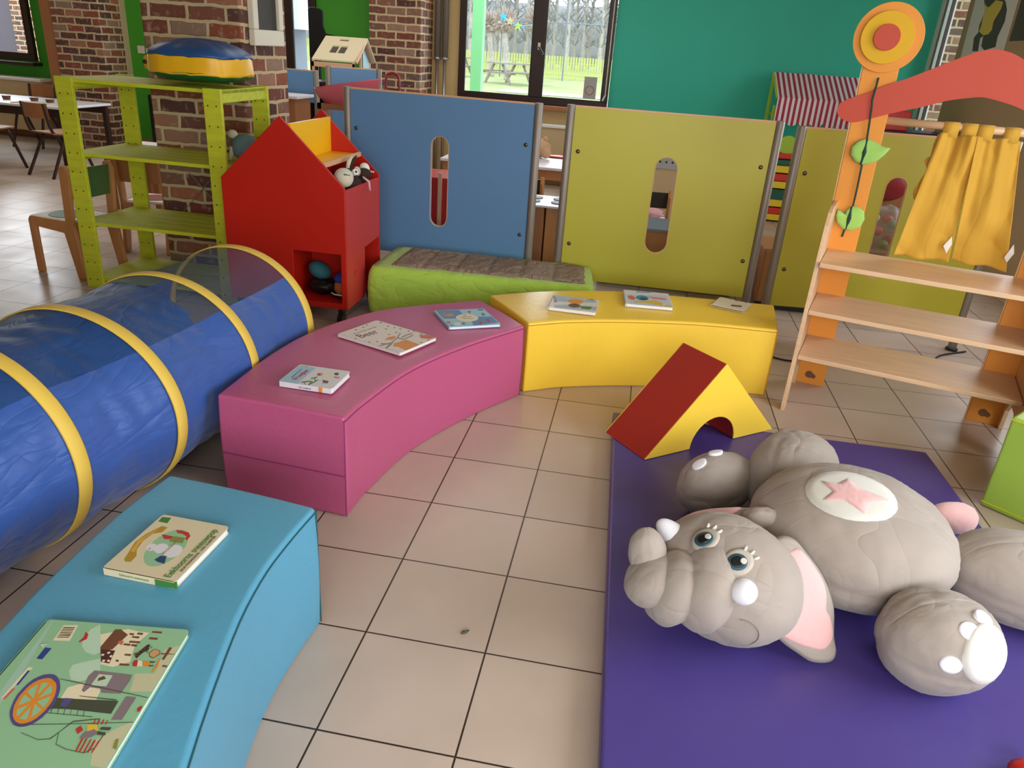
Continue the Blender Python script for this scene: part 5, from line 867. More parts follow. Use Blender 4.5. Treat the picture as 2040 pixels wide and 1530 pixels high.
# yellow curtains on tabs
def cloth(name, lab, u0a, u1a, u0b, u1b, zt_, zb0, zb1, tabs, folds, tag, seedv):
    t = thing(name, lab, 'curtain', sf((u0a+u1a)/2, 1.285, -.012), SA, 'yellow curtains of the play stall')
    b = B(); NU, NV = 70, 50; g = []
    for j in range(NV+1):
        row = []
        for i in range(NU+1):
            u, v = i/NU, j/NV; uu = (u0a+(u1a-u0a)*u)*(1-v)+(u0b+(u1b-u0b)*u)*v; zb = zb0+(zb1-zb0)*u; z_ = zt_*(1-v)+zb*v
            ed = min(1, u*8, (1-u)*8)
            w_ = .010+.011*math.sin(u*PI*folds+v*2.2+seedv)*(1-.35*v)+.005*math.sin(u*PI*folds*2.6+v*1.5)*(1-v)**2+noise.noise(Vector((uu*11, z_*4, seedv)))*.022+abs(noise.noise(Vector((uu*8+z_*5, z_*5, seedv+4))))*.02
            row.append(b.bm.verts.new(sf(uu, z_+.004*math.sin(u*9+seedv), w_-.004)))
        g.append(row)
    for j in range(NV):
        for i in range(NU): b.face([g[j][i], g[j][i+1], g[j+1][i+1], g[j+1][i]])
    c_ = obj('cloth', b, 'curtain_cloth', t, smooth=True); md = c_.modifiers.new('thick', 'SOLIDIFY'); md.thickness = .002
    for ua, ub in tabs:
        b = B(); P_ = []
        for k in range(15):
            a = -PI/2+PI*k/14; P_.append((1.285+.0185*math.cos(a-PI/2+PI/2)*0+.0185*math.sin(a+PI/2)*1.0, -.012+.0185*math.cos(a+PI/2)*1))
        prof = [(zt_-.012, .012)]+[(1.285+.0195*math.sin(a), -.012+.0195*math.cos(a)) for a in [k*PI/12 for k in range(0, 13)]]+[(zt_-.005, -.022)]
        vs = [[b.bm.verts.new(sf(uu, z_, w_)) for z_, w_ in prof] for uu in (ua, ub)]
        for k in range(len(prof)-1): b.face([vs[0][k], vs[1][k], vs[1][k+1], vs[0][k+1]])
        q = obj('tab', b, 'curtain_cloth', t, smooth=True); md = q.modifiers.new('thick', 'SOLIDIFY'); md.thickness = .003
    b = B().pad([sf(*p) for p in tag], sn, .0015); obj('care_tag', b, 'tag_white', t)
    return t
cloth('curtain', 'left yellow cloth curtain of the orange play stall', .277, .425, .224, .450, 1.256, .712, .716, [(.283, .343), (.354, .412)], 3, [(.434, .835, .028), (.411, .788, .030), (.431, .756, .030), (.442, .80, .028)], .6)
cloth('curtain', 'right yellow cloth curtain of the orange play stall', .417, .583, .460, .678, 1.256, .727, .719, [(.413, .473), (.513, .570)], 3, [(.672, .839, .032), (.652, .777, .034), (.668, .757, .034), (.684, .80, .032)], 2.1)
b = B().pad([sf(u, v, -.02) for u, v in [tuple(p) for p in interp([(.27, 1.251), (.262, 1.20), (.272, 1.165), (.245, 1.137), (.262, 1.10), (.250, 1.05), (.235, 1.0), (.255, .96), (.31, 1.0), (.33, 1.25)], 40)]], sn, .006)
props(obj('sun_hat', b, 'curtain_cloth', smooth=True), 'crumpled yellow cloth bunched behind the left curtain', 'cloth')
# cable on the floor
b = B(); b.tube(interp([(1.345, 1.30, .006), (1.50, 1.22, .006), (1.75, 1.30, .006), (2.0, 1.22, .006), (2.25, 1.34, .006), (2.40, 1.60, .006), (2.6, 1.75, .006)], 40), .005, 8); props(obj('floor_cable', b, 'cable', smooth=True), 'thin black cable lying on the tiles behind the play stall', 'cable')
props(obj('ball', B().ell((1.582, -1.472, .082), (.040, .032, .026)), 'red_paint', smooth=True), 'small red rounded toy in the bottom right corner of the mat', 'toy')

b = B().pad([(.260+lx, -1.262+ly, 0.004+.002*(i_ % 2)) for i_, (lx, ly) in enumerate(((-.008, -.007), (-.002, -.007), (.006, -.001), (.012, .009), (.001, .006), (-.006, .002)))], (0, 0, 1), .004)
props(obj('dry_leaf', b, 'ink2', smooth=True), 'tiny dry leaf fragment lying on a floor tile between teal bench and mat', 'leaf')
# ---------------------------------------------------------------- chairs and tables
def kid_chair(lab, loc, rz, back, seat, w_=.34, d=.34, sh=.35, bh=.68, group='wooden toddler chairs'):
    t = thing('toddler_chair', lab, 'chair', loc, rz, group)
    for s_ in (-1, 1):
        x = s_*(w_/2-.012)
        prof = [(-d/2, 0), (-d/2+.05, 0), (-d/2+.05, sh-.06), (d/2-.065, sh-.075), (d/2-.01, 0), (d/2+.055, 0), (d/2+.015, sh-.03), (d/2+.045, bh-.05), (d/2+.02, bh), (d/2-.025, bh-.01), (d/2-.042, sh), (-d/2+.015, sh+.0), (-d/2, sh-.02)]
        obj('side_frame', B().plate(prof, [], lambda u, v, q: Vector((x-.012+q, u, v)), .024), 'beech', t, bevel=.005, local=True)
    obj('seat', B().box((0, -.01, sh-.008), (w_-.048, d-.02, .016)), 'tag_white', t, bevel=.003, local=True)
    obj('seat_pad', B().prism([((w_*.36)*math.cos(2*PI*i/28), -.01+d*.36*math.sin(2*PI*i/28)) for i in range(28)], sh, sh+.003), seat, t, local=True)
    b = B(); n = 12
    for k in range(n):
        x0 = -w_/2+.024+(w_-.048)*k/n; x1 = -w_/2+.024+(w_-.048)*(k+1)/n; c0 = .02*math.sin(PI*k/n); c1 = .02*math.sin(PI*(k+1)/n)
        v = [b.bm.verts.new(p) for p in ((x0, d/2-.005+c0, sh+.13), (x1, d/2-.005+c1, sh+.13), (x1, d/2+.012+c1, bh-.02), (x0, d/2+.012+c0, bh-.02), (x0, d/2+.008+c0, sh+.13), (x1, d/2+.008+c1, sh+.13), (x1, d/2+.025+c1, bh-.02), (x0, d/2+.025+c0, bh-.02))]
        for q in ((0, 1, 2, 3), (7, 6, 5, 4), (0, 4, 5, 1), (3, 2, 6, 7)): b.face([v[i] for i in q])
    obj('backrest', b, back, t, local=True)
    return t
ka = kid_chair('beech toddler chair with a green back behind the lime shelf, at its left', (-2.88, 1.36, 0), math.radians(-100+180+180), 'seat_green', 'seat_green')
kid_chair('brown wooden toddler chair with a dark seat behind the lime shelf beside the brick pillar', (-2.76, 2.03, 0), math.radians(188), 'brown_wood', 'seat_red', w_=.32, d=.30, bh=.70)
def school_chair(lab, loc, rz):
    t = thing('school_chair', lab, 'chair', loc, rz, 'brown tubular school chairs at the white table')
    for s_ in (-1, 1):
        x = s_*.16
        obj('leg', B().tube(interp([(x, -.10, .40), (x*1.08, -.17, .2), (x*1.15, -.24, .0)], 8), .015, 8), 'dark_metal', t, smooth=True, local=True)
        obj('leg', B().tube(interp([(x, .02, .40), (x*1.05, .13, .2), (x*1.12, .24, 0)], 8), .015, 8), 'dark_metal', t, smooth=True, local=True)
        obj('back_tube', B().tube(interp([(x, -.12, .40), (x, .10, .405), (x, .17, .48), (x, .20, .70)], 14), .015, 8), 'dark_metal', t, smooth=True, local=True)
    b = B(); N = 10
    for k in range(N):
        y0, y1 = -.18+.34*k/N, -.18+.34*(k+1)/N; h = lambda y: .415-.05*max(0, -(y+.10))*1.5+.012*math.sin((y+.18)/.34*PI)*-1
        v = [b.bm.verts.new(p) for p in ((-.18, y0, h(y0)), (.18, y0, h(y0)), (.18, y1, h(y1)), (-.18, y1, h(y1)), (-.18, y0, h(y0)+.012), (.18, y0, h(y0)+.012), (.18, y1, h(y1)+.012), (-.18, y1, h(y1)+.012))]
        for q in ((3, 2, 1, 0), (4, 5, 6, 7), (0, 4, 7, 3), (1, 2, 6, 5)): b.face([v[i] for i in q])
        if k == 0: b.face([v[i] for i in (0, 1, 5, 4)])
        if k == N-1: b.face([v[i] for i in (2, 3, 7, 6)])
    obj('seat', b, 'brown_wood', t, local=True)
    b = B(); N = 10
    for k in range(N):
        x0, x1 = -.18+.36*k/N, -.18+.36*(k+1)/N; c = lambda x: .17+.05*(1-(x/.18)**2)
        v = [b.bm.verts.new(p) for p in ((x0, c(x0), .56), (x1, c(x1), .56), (x1, c(x1)+.012, .70), (x0, c(x0)+.012, .70), (x0, c(x0)+.010, .56), (x1, c(x1)+.010, .56), (x1, c(x1)+.022, .70), (x0, c(x0)+.022, .70))]
        for q in ((0, 1, 2, 3), (7, 6, 5, 4), (0, 4, 5, 1), (3, 2, 6, 7)): b.face([v[i] for i in q])
    obj('backrest', b, 'brown_wood', t, local=True)
    return t
s1 = school_chair('brown school chair with dark tube legs at the right end of the white table', (-5.22, 4.18, 0), math.radians(165))
dup(s1, (-5.95, 4.10, 0), math.radians(178), 'brown school chair cut by the left edge of the photo')
dup(s1, (-6.75, 5.75, 0), math.radians(5), 'light brown school chair on the far side of the white table')
def table(lab, x0, x1, y0, y1, h, top, leg, group=None, name='table'):
    t = thing(name, lab, 'table', ((x0+x1)/2, (y0+y1)/2, 0), 0, group)
    obj('tabletop', B().bb((x0, y0, h-.025), (x1, y1, h)), top, t, bevel=.005); obj('apron', B().bb((x0+.03, y0+.03, h-.11), (x1-.03, y0+.05, h-.025)).bb((x0+.03, y1-.05, h-.11), (x1-.03, y1-.03, h-.025)), leg, t)
    for x in (x0+.05, x1-.05):
        for y in (y0+.05, y1-.05): obj('leg', B().box((x, y, (h-.025)/2), (.05, .05, h-.025)), leg, t, bevel=.004)
    return t
table('white topped school table with dark legs at the far left', -7.6, -5.50, 4.62, 5.45, .60, 'white_top', 'dark_metal')
for i, (x, y) in enumerate(((-6.3, 4.95), (-6.0, 5.0), (-5.75, 4.93))):
    b = B().cyl((x-.1, y, .601), (x-.1, y, .64), .035, .045, n=16); props(obj('cup', b, 'brown'), 'small brown cup on the far left white table', 'cup', 'brown cups on the far left table')
b = B().box((-5.95, 4.80, .6045), (.36, .22, .008), .1); props(obj('placemat', b, 'cream_paint'), 'beige placemat lying on the far left white table', 'placemat')
table('low pale wooden table behind the lime shelf beside the brick pillar', -3.85, -3.33, 2.95, 3.55, .50, 'white_top', 'brown_wood')
props(obj('wall_heater', B().bb((-5.47, 6.1, .0), (-5.34, 6.3, .67)), 'black_plastic', bevel=.01), 'tall narrow black box against the green strip of wall', 'box')

# play kitchen corner behind the panels
t = thing('play_kitchen', 'beech play kitchen cabinet with a white hob top between the panels', 'play kitchen', (.05, 2.5, 0))
obj('cabinet', B().bb((-.62, 2.36, .03), (-.05, 2.72, .49)), 'brown_wood', t, bevel=.003); obj('worktop', B().bb((-.64, 2.34, .49), (.20, 2.74, .505)), 'white_top', t, bevel=.003)
obj('side_cabinet', B().bb((-.04, 2.40, .03), (.18, 2.72, .485)), 'beech', t, bevel=.003)
for i, (x, y) in enumerate(((-.15, 2.62), (-.15, 2.48), (.035, 2.62), (.035, 2.48))): obj('hob_disc', B().cyl((x, y, .5052), (x, y, .512), .055, n=28), 'grey_disc', t)
t = thing('low_cabinet', 'brown low cabinet with a grey top seen through the middle slot', 'cabinet', (1.0, 2.5, 0))
obj('body', B().bb((.35, 2.36, .04), (1.30, 2.75, .40)), 'brown_wood', t, bevel=.004); obj('top', B().bb((.34, 2.35, .40), (1.31, 2.76, .42)), 'grey_disc', t, bevel=.003); obj('plinth', B().bb((.37, 2.39, 0), (1.28, 2.73, .04)), 'black', t)
t = thing('low_cabinet', 'dark brown low cabinet behind the right olive panel', 'cabinet', (1.9, 2.5, 0))
obj('body', B().bb((1.42, 2.18, .05), (2.40, 2.6, .40)), 'brown_wood', t, bevel=.004); obj('door', B().bb((1.43, 2.165, .06), (1.90, 2.18, .39)), 'brown_wood', t, bevel=.003); obj('door', B().bb((1.91, 2.165, .06), (2.39, 2.18, .39)), 'brown_wood', t, bevel=.003); obj('plinth', B().bb((1.45, 2.2, 0), (2.37, 2.58, .05)), 'black', t)
t = thing('toy_bag', 'clear plastic bag of pale toy food in the right slot opening', 'bag', (2.14, 2.35, .405), group=None)
obj('bag', B().ell((2.14, 2.33, .56), (.16, .10, .155), fn=lambda d: 1+noise.noise(d*3)*.15), 'bag_plastic', t, smooth=True)
for i in range(14):
    a = i*2.4; q = props(obj('toy_food', B().ell((2.14+.09*math.cos(a), 2.33+.05*math.sin(a), .45+.016*i), (.035, .03, .028)), ('toy_cream', 'doll_pink', 'olive', 'crate_red')[i % 4], t, smooth=True))
t = thing('toy_basket', 'dark red round toy basket above the clear bag', 'basket', (2.14, 2.46, .72))
obj('bowl', B().ell((2.14, 2.50, .83), (.15, .05, .11)), 'dark_red_plastic', t, smooth=True); obj('stand', B().bb((1.97, 2.50, .40), (2.31, 2.52, .9)), 'brown_wood', t)
t = thing('toy_trolley', 'red and yellow wooden toy trolley seen through the blue panel slot', 'toy', (-.72, 2.6, 0))
obj('box', B().bb((-1.02, 2.36, .10), (-.68, 2.75, .62)), 'red_paint', t, bevel=.004); obj('rim', B().bb((-.80, 2.34, .10), (-.775, 2.365, .655)), 'ply_edge', t); obj('base', B().bb((-1.02, 2.36, 0), (-.68, 2.75, .10)), 'dark_red_plastic', t)
t = table('white topped children table behind the panels', -1.2, .30, 3.9, 4.7, .545, 'white_top', 'beech')
k2 = kid_chair('toddler chair with a black backrest in front of the white play table', (-.33, 3.42, 0), math.radians(176), 'seat_dark', 'purple_cloth', sh=.29, bh=.56)
dup(k2, (.66, 3.35, 0), math.radians(178), 'toddler chair with a black backrest seen through the middle olive slot')
t = thing('cushion_seat', 'small purple cloth draped over the chair between the panels', 'cloth', (-.28, 3.5, .30)); obj('cloth', B().ell((-.33, 3.44, .322), (.12, .12, .028), fn=lambda d: 1+noise.noise(d*4)*.15), 'purple_cloth', t, smooth=True)
props(obj('pink_blanket', B().ell((.67, 3.37, .338), (.12, .10, .044), fn=lambda d: 1+noise.noise(d*4)*.2), 'doll_pink', smooth=True), 'pale pink doll blanket on the chair in the middle slot', 'blanket')
t = thing('doll', 'blond doll in pink lying on the white play table', 'doll', (-.42, 4.5, .545))
obj('dress', B().ell((-.52, 4.45, .585), (.12, .08, .04)), 'doll_pink', t, smooth=True); obj('hair', B().ell((-.40, 4.50, .635), (.11, .08, .085), fn=lambda d: 1+noise.noise(d*5)*.15).ell((-.345, 4.50, .715), (.022, .02, .03)).ell((-.33, 4.46, .60), (.05, .04, .05)), 'doll_hair', t, smooth=True)
props(obj('red_blanket', B().ell((-.22, 4.62, .556), (.12, .06, .012)), 'crate_red', smooth=True), 'flat red cloth at the back edge of the white play table', 'cloth')
t = thing('low_partition', 'low beige partition with a blue grey top board with dark holes, in the middle slot', 'partition', (1.2, 5.0, 0))
obj('lower_board', B().bb((.40, 4.88, 0), (1.6, 4.92, .50)), 'radiator_beige', t); b = B(); b.bb((.40, 4.87, .50), (1.6, 4.92, .66)); obj('top_board', b, 'sticker_grey', t)
b = B()
for k in range(18): b.cyl((.44+.06*k, 4.866, .565), (.44+.06*k, 4.872, .565), .010, n=10)
obj('holes', b, 'black', t)
# market stall by the teal wall
t = thing('market_stall', 'green toy market stall with a red and white striped awning', 'market stall', (2.3, 5.6, 0))
FX0, FX1, FY0, FY1 = 1.80, 2.75, 5.62, 6.1
for x in (FX0, FX1):
    obj('post', B().bb((x, FY1-.03, 0), (x+.03, FY1, 1.42)), 'lime_green', t); obj('post', B().bb((x, FY0, 0), (x+.03, FY0+.03, 1.12)), 'lime_green', t)
    obj('brace', B().beam((x+.015, FY1-.015, 1.41), (x+.015, FY0-.03, 1.20), .02, .02), 'lime_green', t)
obj('rail', B().bb((FX0, FY0, .96), (FX1, FY0+.02, .99)), 'lime_green', t); obj('rail', B().bb((FX0, FY1-.02, 1.0), (FX1, FY1, 1.03)), 'lime_green', t)
b = B(); NU = 60; r1, r2, r3 = [], [], []
for i in range(NU+1):
    x = FX0+.02+(FX1-FX0)*i/NU; sc_ = abs(math.sin(PI*i/NU*8))**.6
    r1.append(b.bm.verts.new((x, FY1, 1.425))); r2.append(b.bm.verts.new((x, FY0-.06, 1.20+.004*math.sin(i)))); r3.append(b.bm.verts.new((x, FY0-.065+.01*math.sin(i*.7), .985-.045*sc_)))
for i in range(NU): b.face([r1[i], r1[i+1], r2[i+1], r2[i]]); b.face([r2[i], r2[i+1], r3[i+1], r3[i]])
o = obj('awning', b, 'awning_stripes', t); md = o.modifiers.new('thick', 'SOLIDIFY'); md.thickness = .003
for i, (z, cl) in enumerate(((.50, 'crate_yellow'), (.42, 'crate_red'), (.345, 'crate_yellow'), (.16, 'crate_yellow'), (.08, 'crate_red'), (.02, 'crate_yellow'))):
    b = B(); b.bb((1.72, 5.42, z), (2.5, 5.60, z+.012)).bb((1.72, 5.40, z), (2.5, 5.42, z+.065)).bb((1.72, 5.60, z), (2.5, 5.615, z+.065))
    obj('tray', b, cl, t)
obj('counter', B().bb((1.70, 5.42, .22), (2.52, 5.61, .33)), 'crate_green', t); obj('counter', B().bb((1.70, 5.42, .575), (2.52, 5.61, .62)), 'crate_green', t)
t = thing('toy_scale', 'lime toy scale with a round dial on the market stall counter', 'toy', (2.0, 5.5, .625)); obj('dial', B().cyl((2.0, 5.50, .76), (2.0, 5.54, .76), .09, n=28), 'lime_green', t); obj('base', B().bb((1.92, 5.46, .625), (2.1, 5.58, .68)), 'crate_red', t, bevel=.01)
t = thing('toy_shelf', 'black edged red toy shelf top between the stall upright and the window', 'toy shelf', (3.0, 5.3, 0)); obj('body', B().bb((2.70, 5.1, 0), (3.32, 5.5, .98)), 'white_paint', t, bevel=.004); obj('top', B().bb((2.68, 5.08, .98), (3.34, 5.52, 1.0)), 'black', t); obj('red_bin', B().bb((2.74, 5.14, 1.0), (2.98, 5.4, 1.18)), 'crate_red', t, bevel=.01)
# left of the blue panel: play corner
divider('light blue divider panel turned towards the window', (-2.33, 4.16), (-1.90, 4.31), .15, 1.21, 'blue_panel', name='room_divider', screws=False)
divider('low light blue back panel of the play kitchen beside the brick pillar', (-3.1, 4.18), (-2.42, 4.10), .9, 1.165, 'blue_panel', name='room_divider', screws=False)
t = thing('play_counter', 'brown play counter with a white top right of the near brick pillar', 'counter', (-2.75, 3.8, 0)); obj('body', B().bb((-3.0, 3.70, .02), (-2.45, 4.02, .95)), 'brown_wood', t, bevel=.004); obj('top', B().bb((-3.02, 3.68, .95), (-2.42, 4.04, .975)), 'white_top', t, bevel=.004)
t = thing('doll_bath', 'pink plastic doll bath behind the blue panel', 'doll bath', (-1.62, 2.75, 1.0))
b = B(); N = 40; oR = []
for (k, z) in ((.70, 1.02), (.92, 1.15), (1.0, 1.165), (.96, 1.160), (.84, 1.05), (.2, 1.035)):
    oR.append([b.bm.verts.new((-1.60+.26*k*math.cos(2*PI*i/N), 2.75+.14*k*math.sin(2*PI*i/N), z+.05*math.cos(2*PI*i/N)*(z > 1.1))) for i in range(N)])
for a_, c_ in zip(oR, oR[1:]):
    for i in range(N): b.face([a_[i], a_[(i+1) % N], c_[(i+1) % N], c_[i]])
b.face(oR[0][::-1]); b.face(oR[-1]); obj('tub', b, 'pink_plastic', t, smooth=True)
t = thing('bath_stand', 'brown stand carrying the pink doll bath', 'stand', (-1.6, 2.75, 0)); obj('frame', B().bb((-1.80, 2.66, .0), (-1.77, 2.84, 1.02)).bb((-1.43, 2.66, 0), (-1.40, 2.84, 1.02)).bb((-1.80, 2.66, .98), (-1.40, 2.84, 1.02)), 'brown_wood', t)
b = B().tube(interp([(-1.36, 2.9, .95), (-1.36, 2.9, 1.20), (-1.33, 2.9, 1.245), (-1.29, 2.9, 1.245), (-1.26, 2.9, 1.20), (-1.26, 2.9, .95)], 30), .010, 8)
t = thing('toy_pram', 'dark red toy pram with a curved handle behind the blue panel', 'toy pram', (-1.3, 2.9, 0)); obj('handle', b, 'dark_red_plastic', t, smooth=True); obj('basket', B().bb((-1.42, 2.84, .35), (-1.2, 3.2, .95)), 'dark_red_plastic', t, bevel=.02); obj('leg', B().bb((-1.40, 2.88, 0), (-1.37, 2.91, .35)).bb((-1.25, 2.88, 0), (-1.22, 2.91, .35)), 'steel', t)
# dollhouse on a cupboard
t = thing('cupboard', 'dark open cupboard carrying the dollhouse near the green wall', 'cupboard', (-2.5, 4.9, 0)); obj('body', B().bb((-2.85, 4.72, 0), (-2.82, 5.2, 1.05)).bb((-2.16, 4.72, 0), (-2.13, 5.2, 1.05)).bb((-2.85, 5.17, 0), (-2.13, 5.2, 1.05)).bb((-2.85, 4.72, 1.02), (-2.13, 5.2, 1.05)).bb((-2.85, 4.72, .5), (-2.13, 5.2, .53)), 'dark_metal', t)
t = thing('dollhouse', 'wooden dollhouse with a pale pitched roof in front of the green wall', 'dollhouse', (-2.47, 4.9, 1.05))
dx0, dx1, dy0, dy1, dz, rz_ = -2.70, -2.27, 4.66, 5.12, 1.245, 1.455
obj('roof', B().plate([(0, 0), (1, 0), (1, 1), (0, 1)], [[(.30, .30), (.47, .30), (.47, .62), (.30, .62)], [(.50, .30), (.67, .30), (.67, .62), (.50, .62)], [(.38, .82), (.60, .82), (.60, .92), (.38, .92)]], lambda u, v, w_: Vector((dx0+(dx1-dx0)*u+.055*v, dy0+(4.89-dy0)*v, dz+(rz_-dz)*v+w_)), .014), 'cover_cream', t, bevel=.001)
obj('roof', B().plate([(0, 0), (1, 0), (1, 1), (0, 1)], [], lambda u, v, w_: Vector((dx0+(dx1-dx0)*u+.055, dy1-(dy1-4.89)*v, dz+(rz_-dz)*v+w_)), .014), 'cover_cream', t, bevel=.001)
obj('roof_window', B().plate([(.29, .29), (.68, .29), (.68, .63), (.29, .63)], [], lambda u, v, w_: Vector((dx0+(dx1-dx0)*u+.055*v, dy0+(4.89-dy0)*v, dz+(rz_-dz)*v-.004+w_)), .003), 'dark_edge', t)
obj('gable_frame', B().beam((dx1+.02, dy0, dz), (dx1+.04, 4.89, rz_-.01), .02, .02).beam((dx1+.04, 4.89, rz_-.01), (dx1+.02, dy1, dz), .02, .02).bb((dx1-.02, dy0, 1.05), (dx1, dy0+.02, dz)).bb((dx1-.02, dy1-.02, 1.05), (dx1, dy1, dz)).bb((dx1-.01, 4.82, 1.05), (dx1+.01, 4.84, 1.38)).bb((dx0, dy0, 1.05), (dx0+.02, dy0+.02, dz)).bb((dx0, dy0, 1.19), (dx1, dy0+.015, 1.235)), 'ply_edge', t)
obj('wall_picture', B().plate([(4.90, 1.10), (5.08, 1.10), (5.08, 1.24), (4.90, 1.40)], [], lambda u, v, w_: Vector((dx1-.005+w_, u, v)), .006), 'skyblue', t)
# black folded sign with rounded corners
t = thing('black_stand', 'tall flat black stand with rounded corners beside the far window', 'stand', (-3.0, 5.5, 0))
o_ = [(0, 1.26), (.02, 1.225), (.06, 1.225), (.16, 1.30), (.165, 1.425), (.235, 1.43), (.30, 1.455), (.30, 1.475), (.19, 1.49), (.165, 1.55), (.163, 1.70), (.14, 1.72), (.03, 1.735), (0, 1.71)]
obj('panel', B().plate(o_, [], lambda u, v, w_: Vector((-3.09+u, 5.5+w_, v)), .02), 'black_plastic', t, bevel=.004); obj('pole', B().cyl((-2.99, 5.53, 0), (-2.99, 5.53, 1.45), .015, n=10), 'black_plastic', t)
# poster and red frame on the right wall
t = thing('child_painting', 'paper with a painted brown bear in a yellow vest on the right wall', 'painting', (3.39, 4.9, 1.8))
obj('paper', B().plate([(5.53, 1.60), (4.60, 1.60), (4.63, 2.42), (5.58, 2.42)], [], lambda u, v, w_: Vector((3.398-w_, u, v)), .004), 'cover_white', t)
bear = [(5.344, 2.142), (5.309, 2.099), (5.22, 2.081), (5.26, 2.014), (5.292, 1.933), (5.266, 1.876), (5.334, 1.836), (5.281, 1.721), (5.149, 1.72), (5.185, 1.825), (5.123, 1.844), (5.104, 1.761), (5.008, 1.726), (4.787, 1.75), (4.806, 1.83), (4.75, 1.945), (4.779, 2.036), (4.853, 2.098), (4.93, 2.13), (4.95, 2.22), (4.91, 2.30), (4.97, 2.34), (5.05, 2.32), (5.16, 2.32), (5.24, 2.35), (5.29, 2.29), (5.26, 2.20)]
obj('painted_bear', B().plate(bear, [], lambda u, v, w_: Vector((3.3935-w_, u, v)), .001), 'maroon', t)
vest = [(5.31, 2.12), (5.24, 2.08), (5.181, 2.075), (5.067, 2.124), (4.90, 2.10), (4.901, 2.049), (4.987, 1.955), (4.969, 1.887), (5.018, 1.855), (5.126, 1.848), (5.251, 1.883), (5.235, 1.931), (5.25, 1.968), (5.25, 2.042)]
obj('painted_vest', B().plate(vest, [], lambda u, v, w_: Vector((3.3922-w_, u, v)), .001), 'yellow', t)
props(obj('red_poster', B().bb((3.394, 4.02, 1.79), (3.398, 4.55, 2.5)), 'maroon'), 'dark red poster at the upper right corner of the right wall', 'poster')
props(obj('wall_cable', B().tube([(3.388, 5.6, 1.40), (3.388, 4.4, 1.43)], .004, 6), 'cable'), 'thin cable across the brown wall above the yellow curtain', 'cable')

# ---------------------------------------------------------------- outside
M('grass', '98A066', .95, var=.25, vscale=1.5); M('paving', 'B8AEA6', .9, var=.06); M('fence_wood', 'B9BE6A', .85); M('bark', 'B0A69C', .95, var=.2, vscale=8); M('twigs', 'A8958A', .95); M('bench_wood', '8E8478', .85, var=.1); M('light_green_metal', '8AD694', .5); M('woodland', '8C8A88', .95); M('shed_grey', '7A828C', .8); M('outbuilding_grey', '5E545A', .8); M('shed_white', 'C8D0DA', .7); M('sign_blue', '3858B0', .6); M('flag_blue', '30A8D8', .7); M('flag_orange', 'E8A860', .7); M('flag_green', 'A0D850', .7)
def lawn_z(y): return -.12+(y-6.8)*.0162 if y < 28 else .2234+(y-28)*.010
b = B(); ys = [6.8, 12.5, 20, 28, 40, 90]; rows = [[b.bm.verts.new((x, y, lawn_z(y)-.01)) for x in (-70, 60)] for y in ys]
for p, q in zip(rows, rows[1:]): b.face([p[0], p[1], q[1], q[0]])
struct('ground_lawn', b, 'grass')
struct('ground_lawn', B().bb((XR+.3, -30, -.35), (60, YB+.3, -.12)), 'grass')
b = B(); rows = [[b.bm.verts.new((x, y, lawn_z(y)+.002)) for x in (-30, 30)] for y in (6.8, 22.0)]; b.face([rows[0][0], rows[0][1], rows[1][1], rows[1][0]]); struct('terrace', b, 'paving')
b = B(); rows = [[b.bm.verts.new((x, y, lawn_z(y)+.004)) for x in (-4.5, 30)] for y in (23.5, 25.0)]; b.face([rows[0][0], rows[0][1], rows[1][1], rows[1][0]]); struct('ground_path', b, 'paving')
FZ = lawn_z(36); fence = thing('picket_fence', 'long low picket fence behind the lawn', 'fence', (-5, 36, FZ))
b = B()
for i in range(230): x = -22+i*.13; b.bb((x, 36, FZ), (x+.08, 36.02, FZ+1.0))
obj('pickets', b, 'fence_wood', fence)['kind'] = 'stuff'
obj('fence_rail', B().bb((-22, 36.02, FZ+.15), (8, 36.05, FZ+.20)).bb((-22, 36.02, FZ+.7), (8, 36.05, FZ+.75)), 'fence_wood', fence)
def picnic(lab, x, y, rz):
    t = thing('picnic_table', lab, 'picnic table', (x, y, -.10), rz, 'wooden picnic tables outside')
    obj('tabletop', B().bb((-.9, -.36, .70), (.9, .36, .75)), 'bench_wood', t, local=True)
    for s_ in (-1, 1): obj('bench_board', B().bb((-.9, s_*.75-.13, .42), (.9, s_*.75+.13, .46)), 'bench_wood', t, local=True)
    for xx in (-.65, .65):
        obj('leg_frame', B().beam((xx, -.62, 0), (xx, -.2, .70), .05, .09).beam((xx, .62, 0), (xx, .2, .70), .05, .09).bb((xx-.03, -.85, .36), (xx+.03, .85, .42)), 'bench_wood', t, local=True)
    return t
p1 = picnic('wooden picnic table seen in the left pane of the big window', -4.95, 28.2, math.radians(62)); p1.location.z = lawn_z(28.2)
dup(p1, (-8.0, 31.5, lawn_z(31.5)), math.radians(70), 'wooden picnic table partly hidden behind the light green pole')
props(obj('green_pole', B().bb((-2.11, 9.0, -.1), (-1.95, 9.16, 3.2)), 'light_green_metal'), 'light green square pole outside the big window', 'pole')
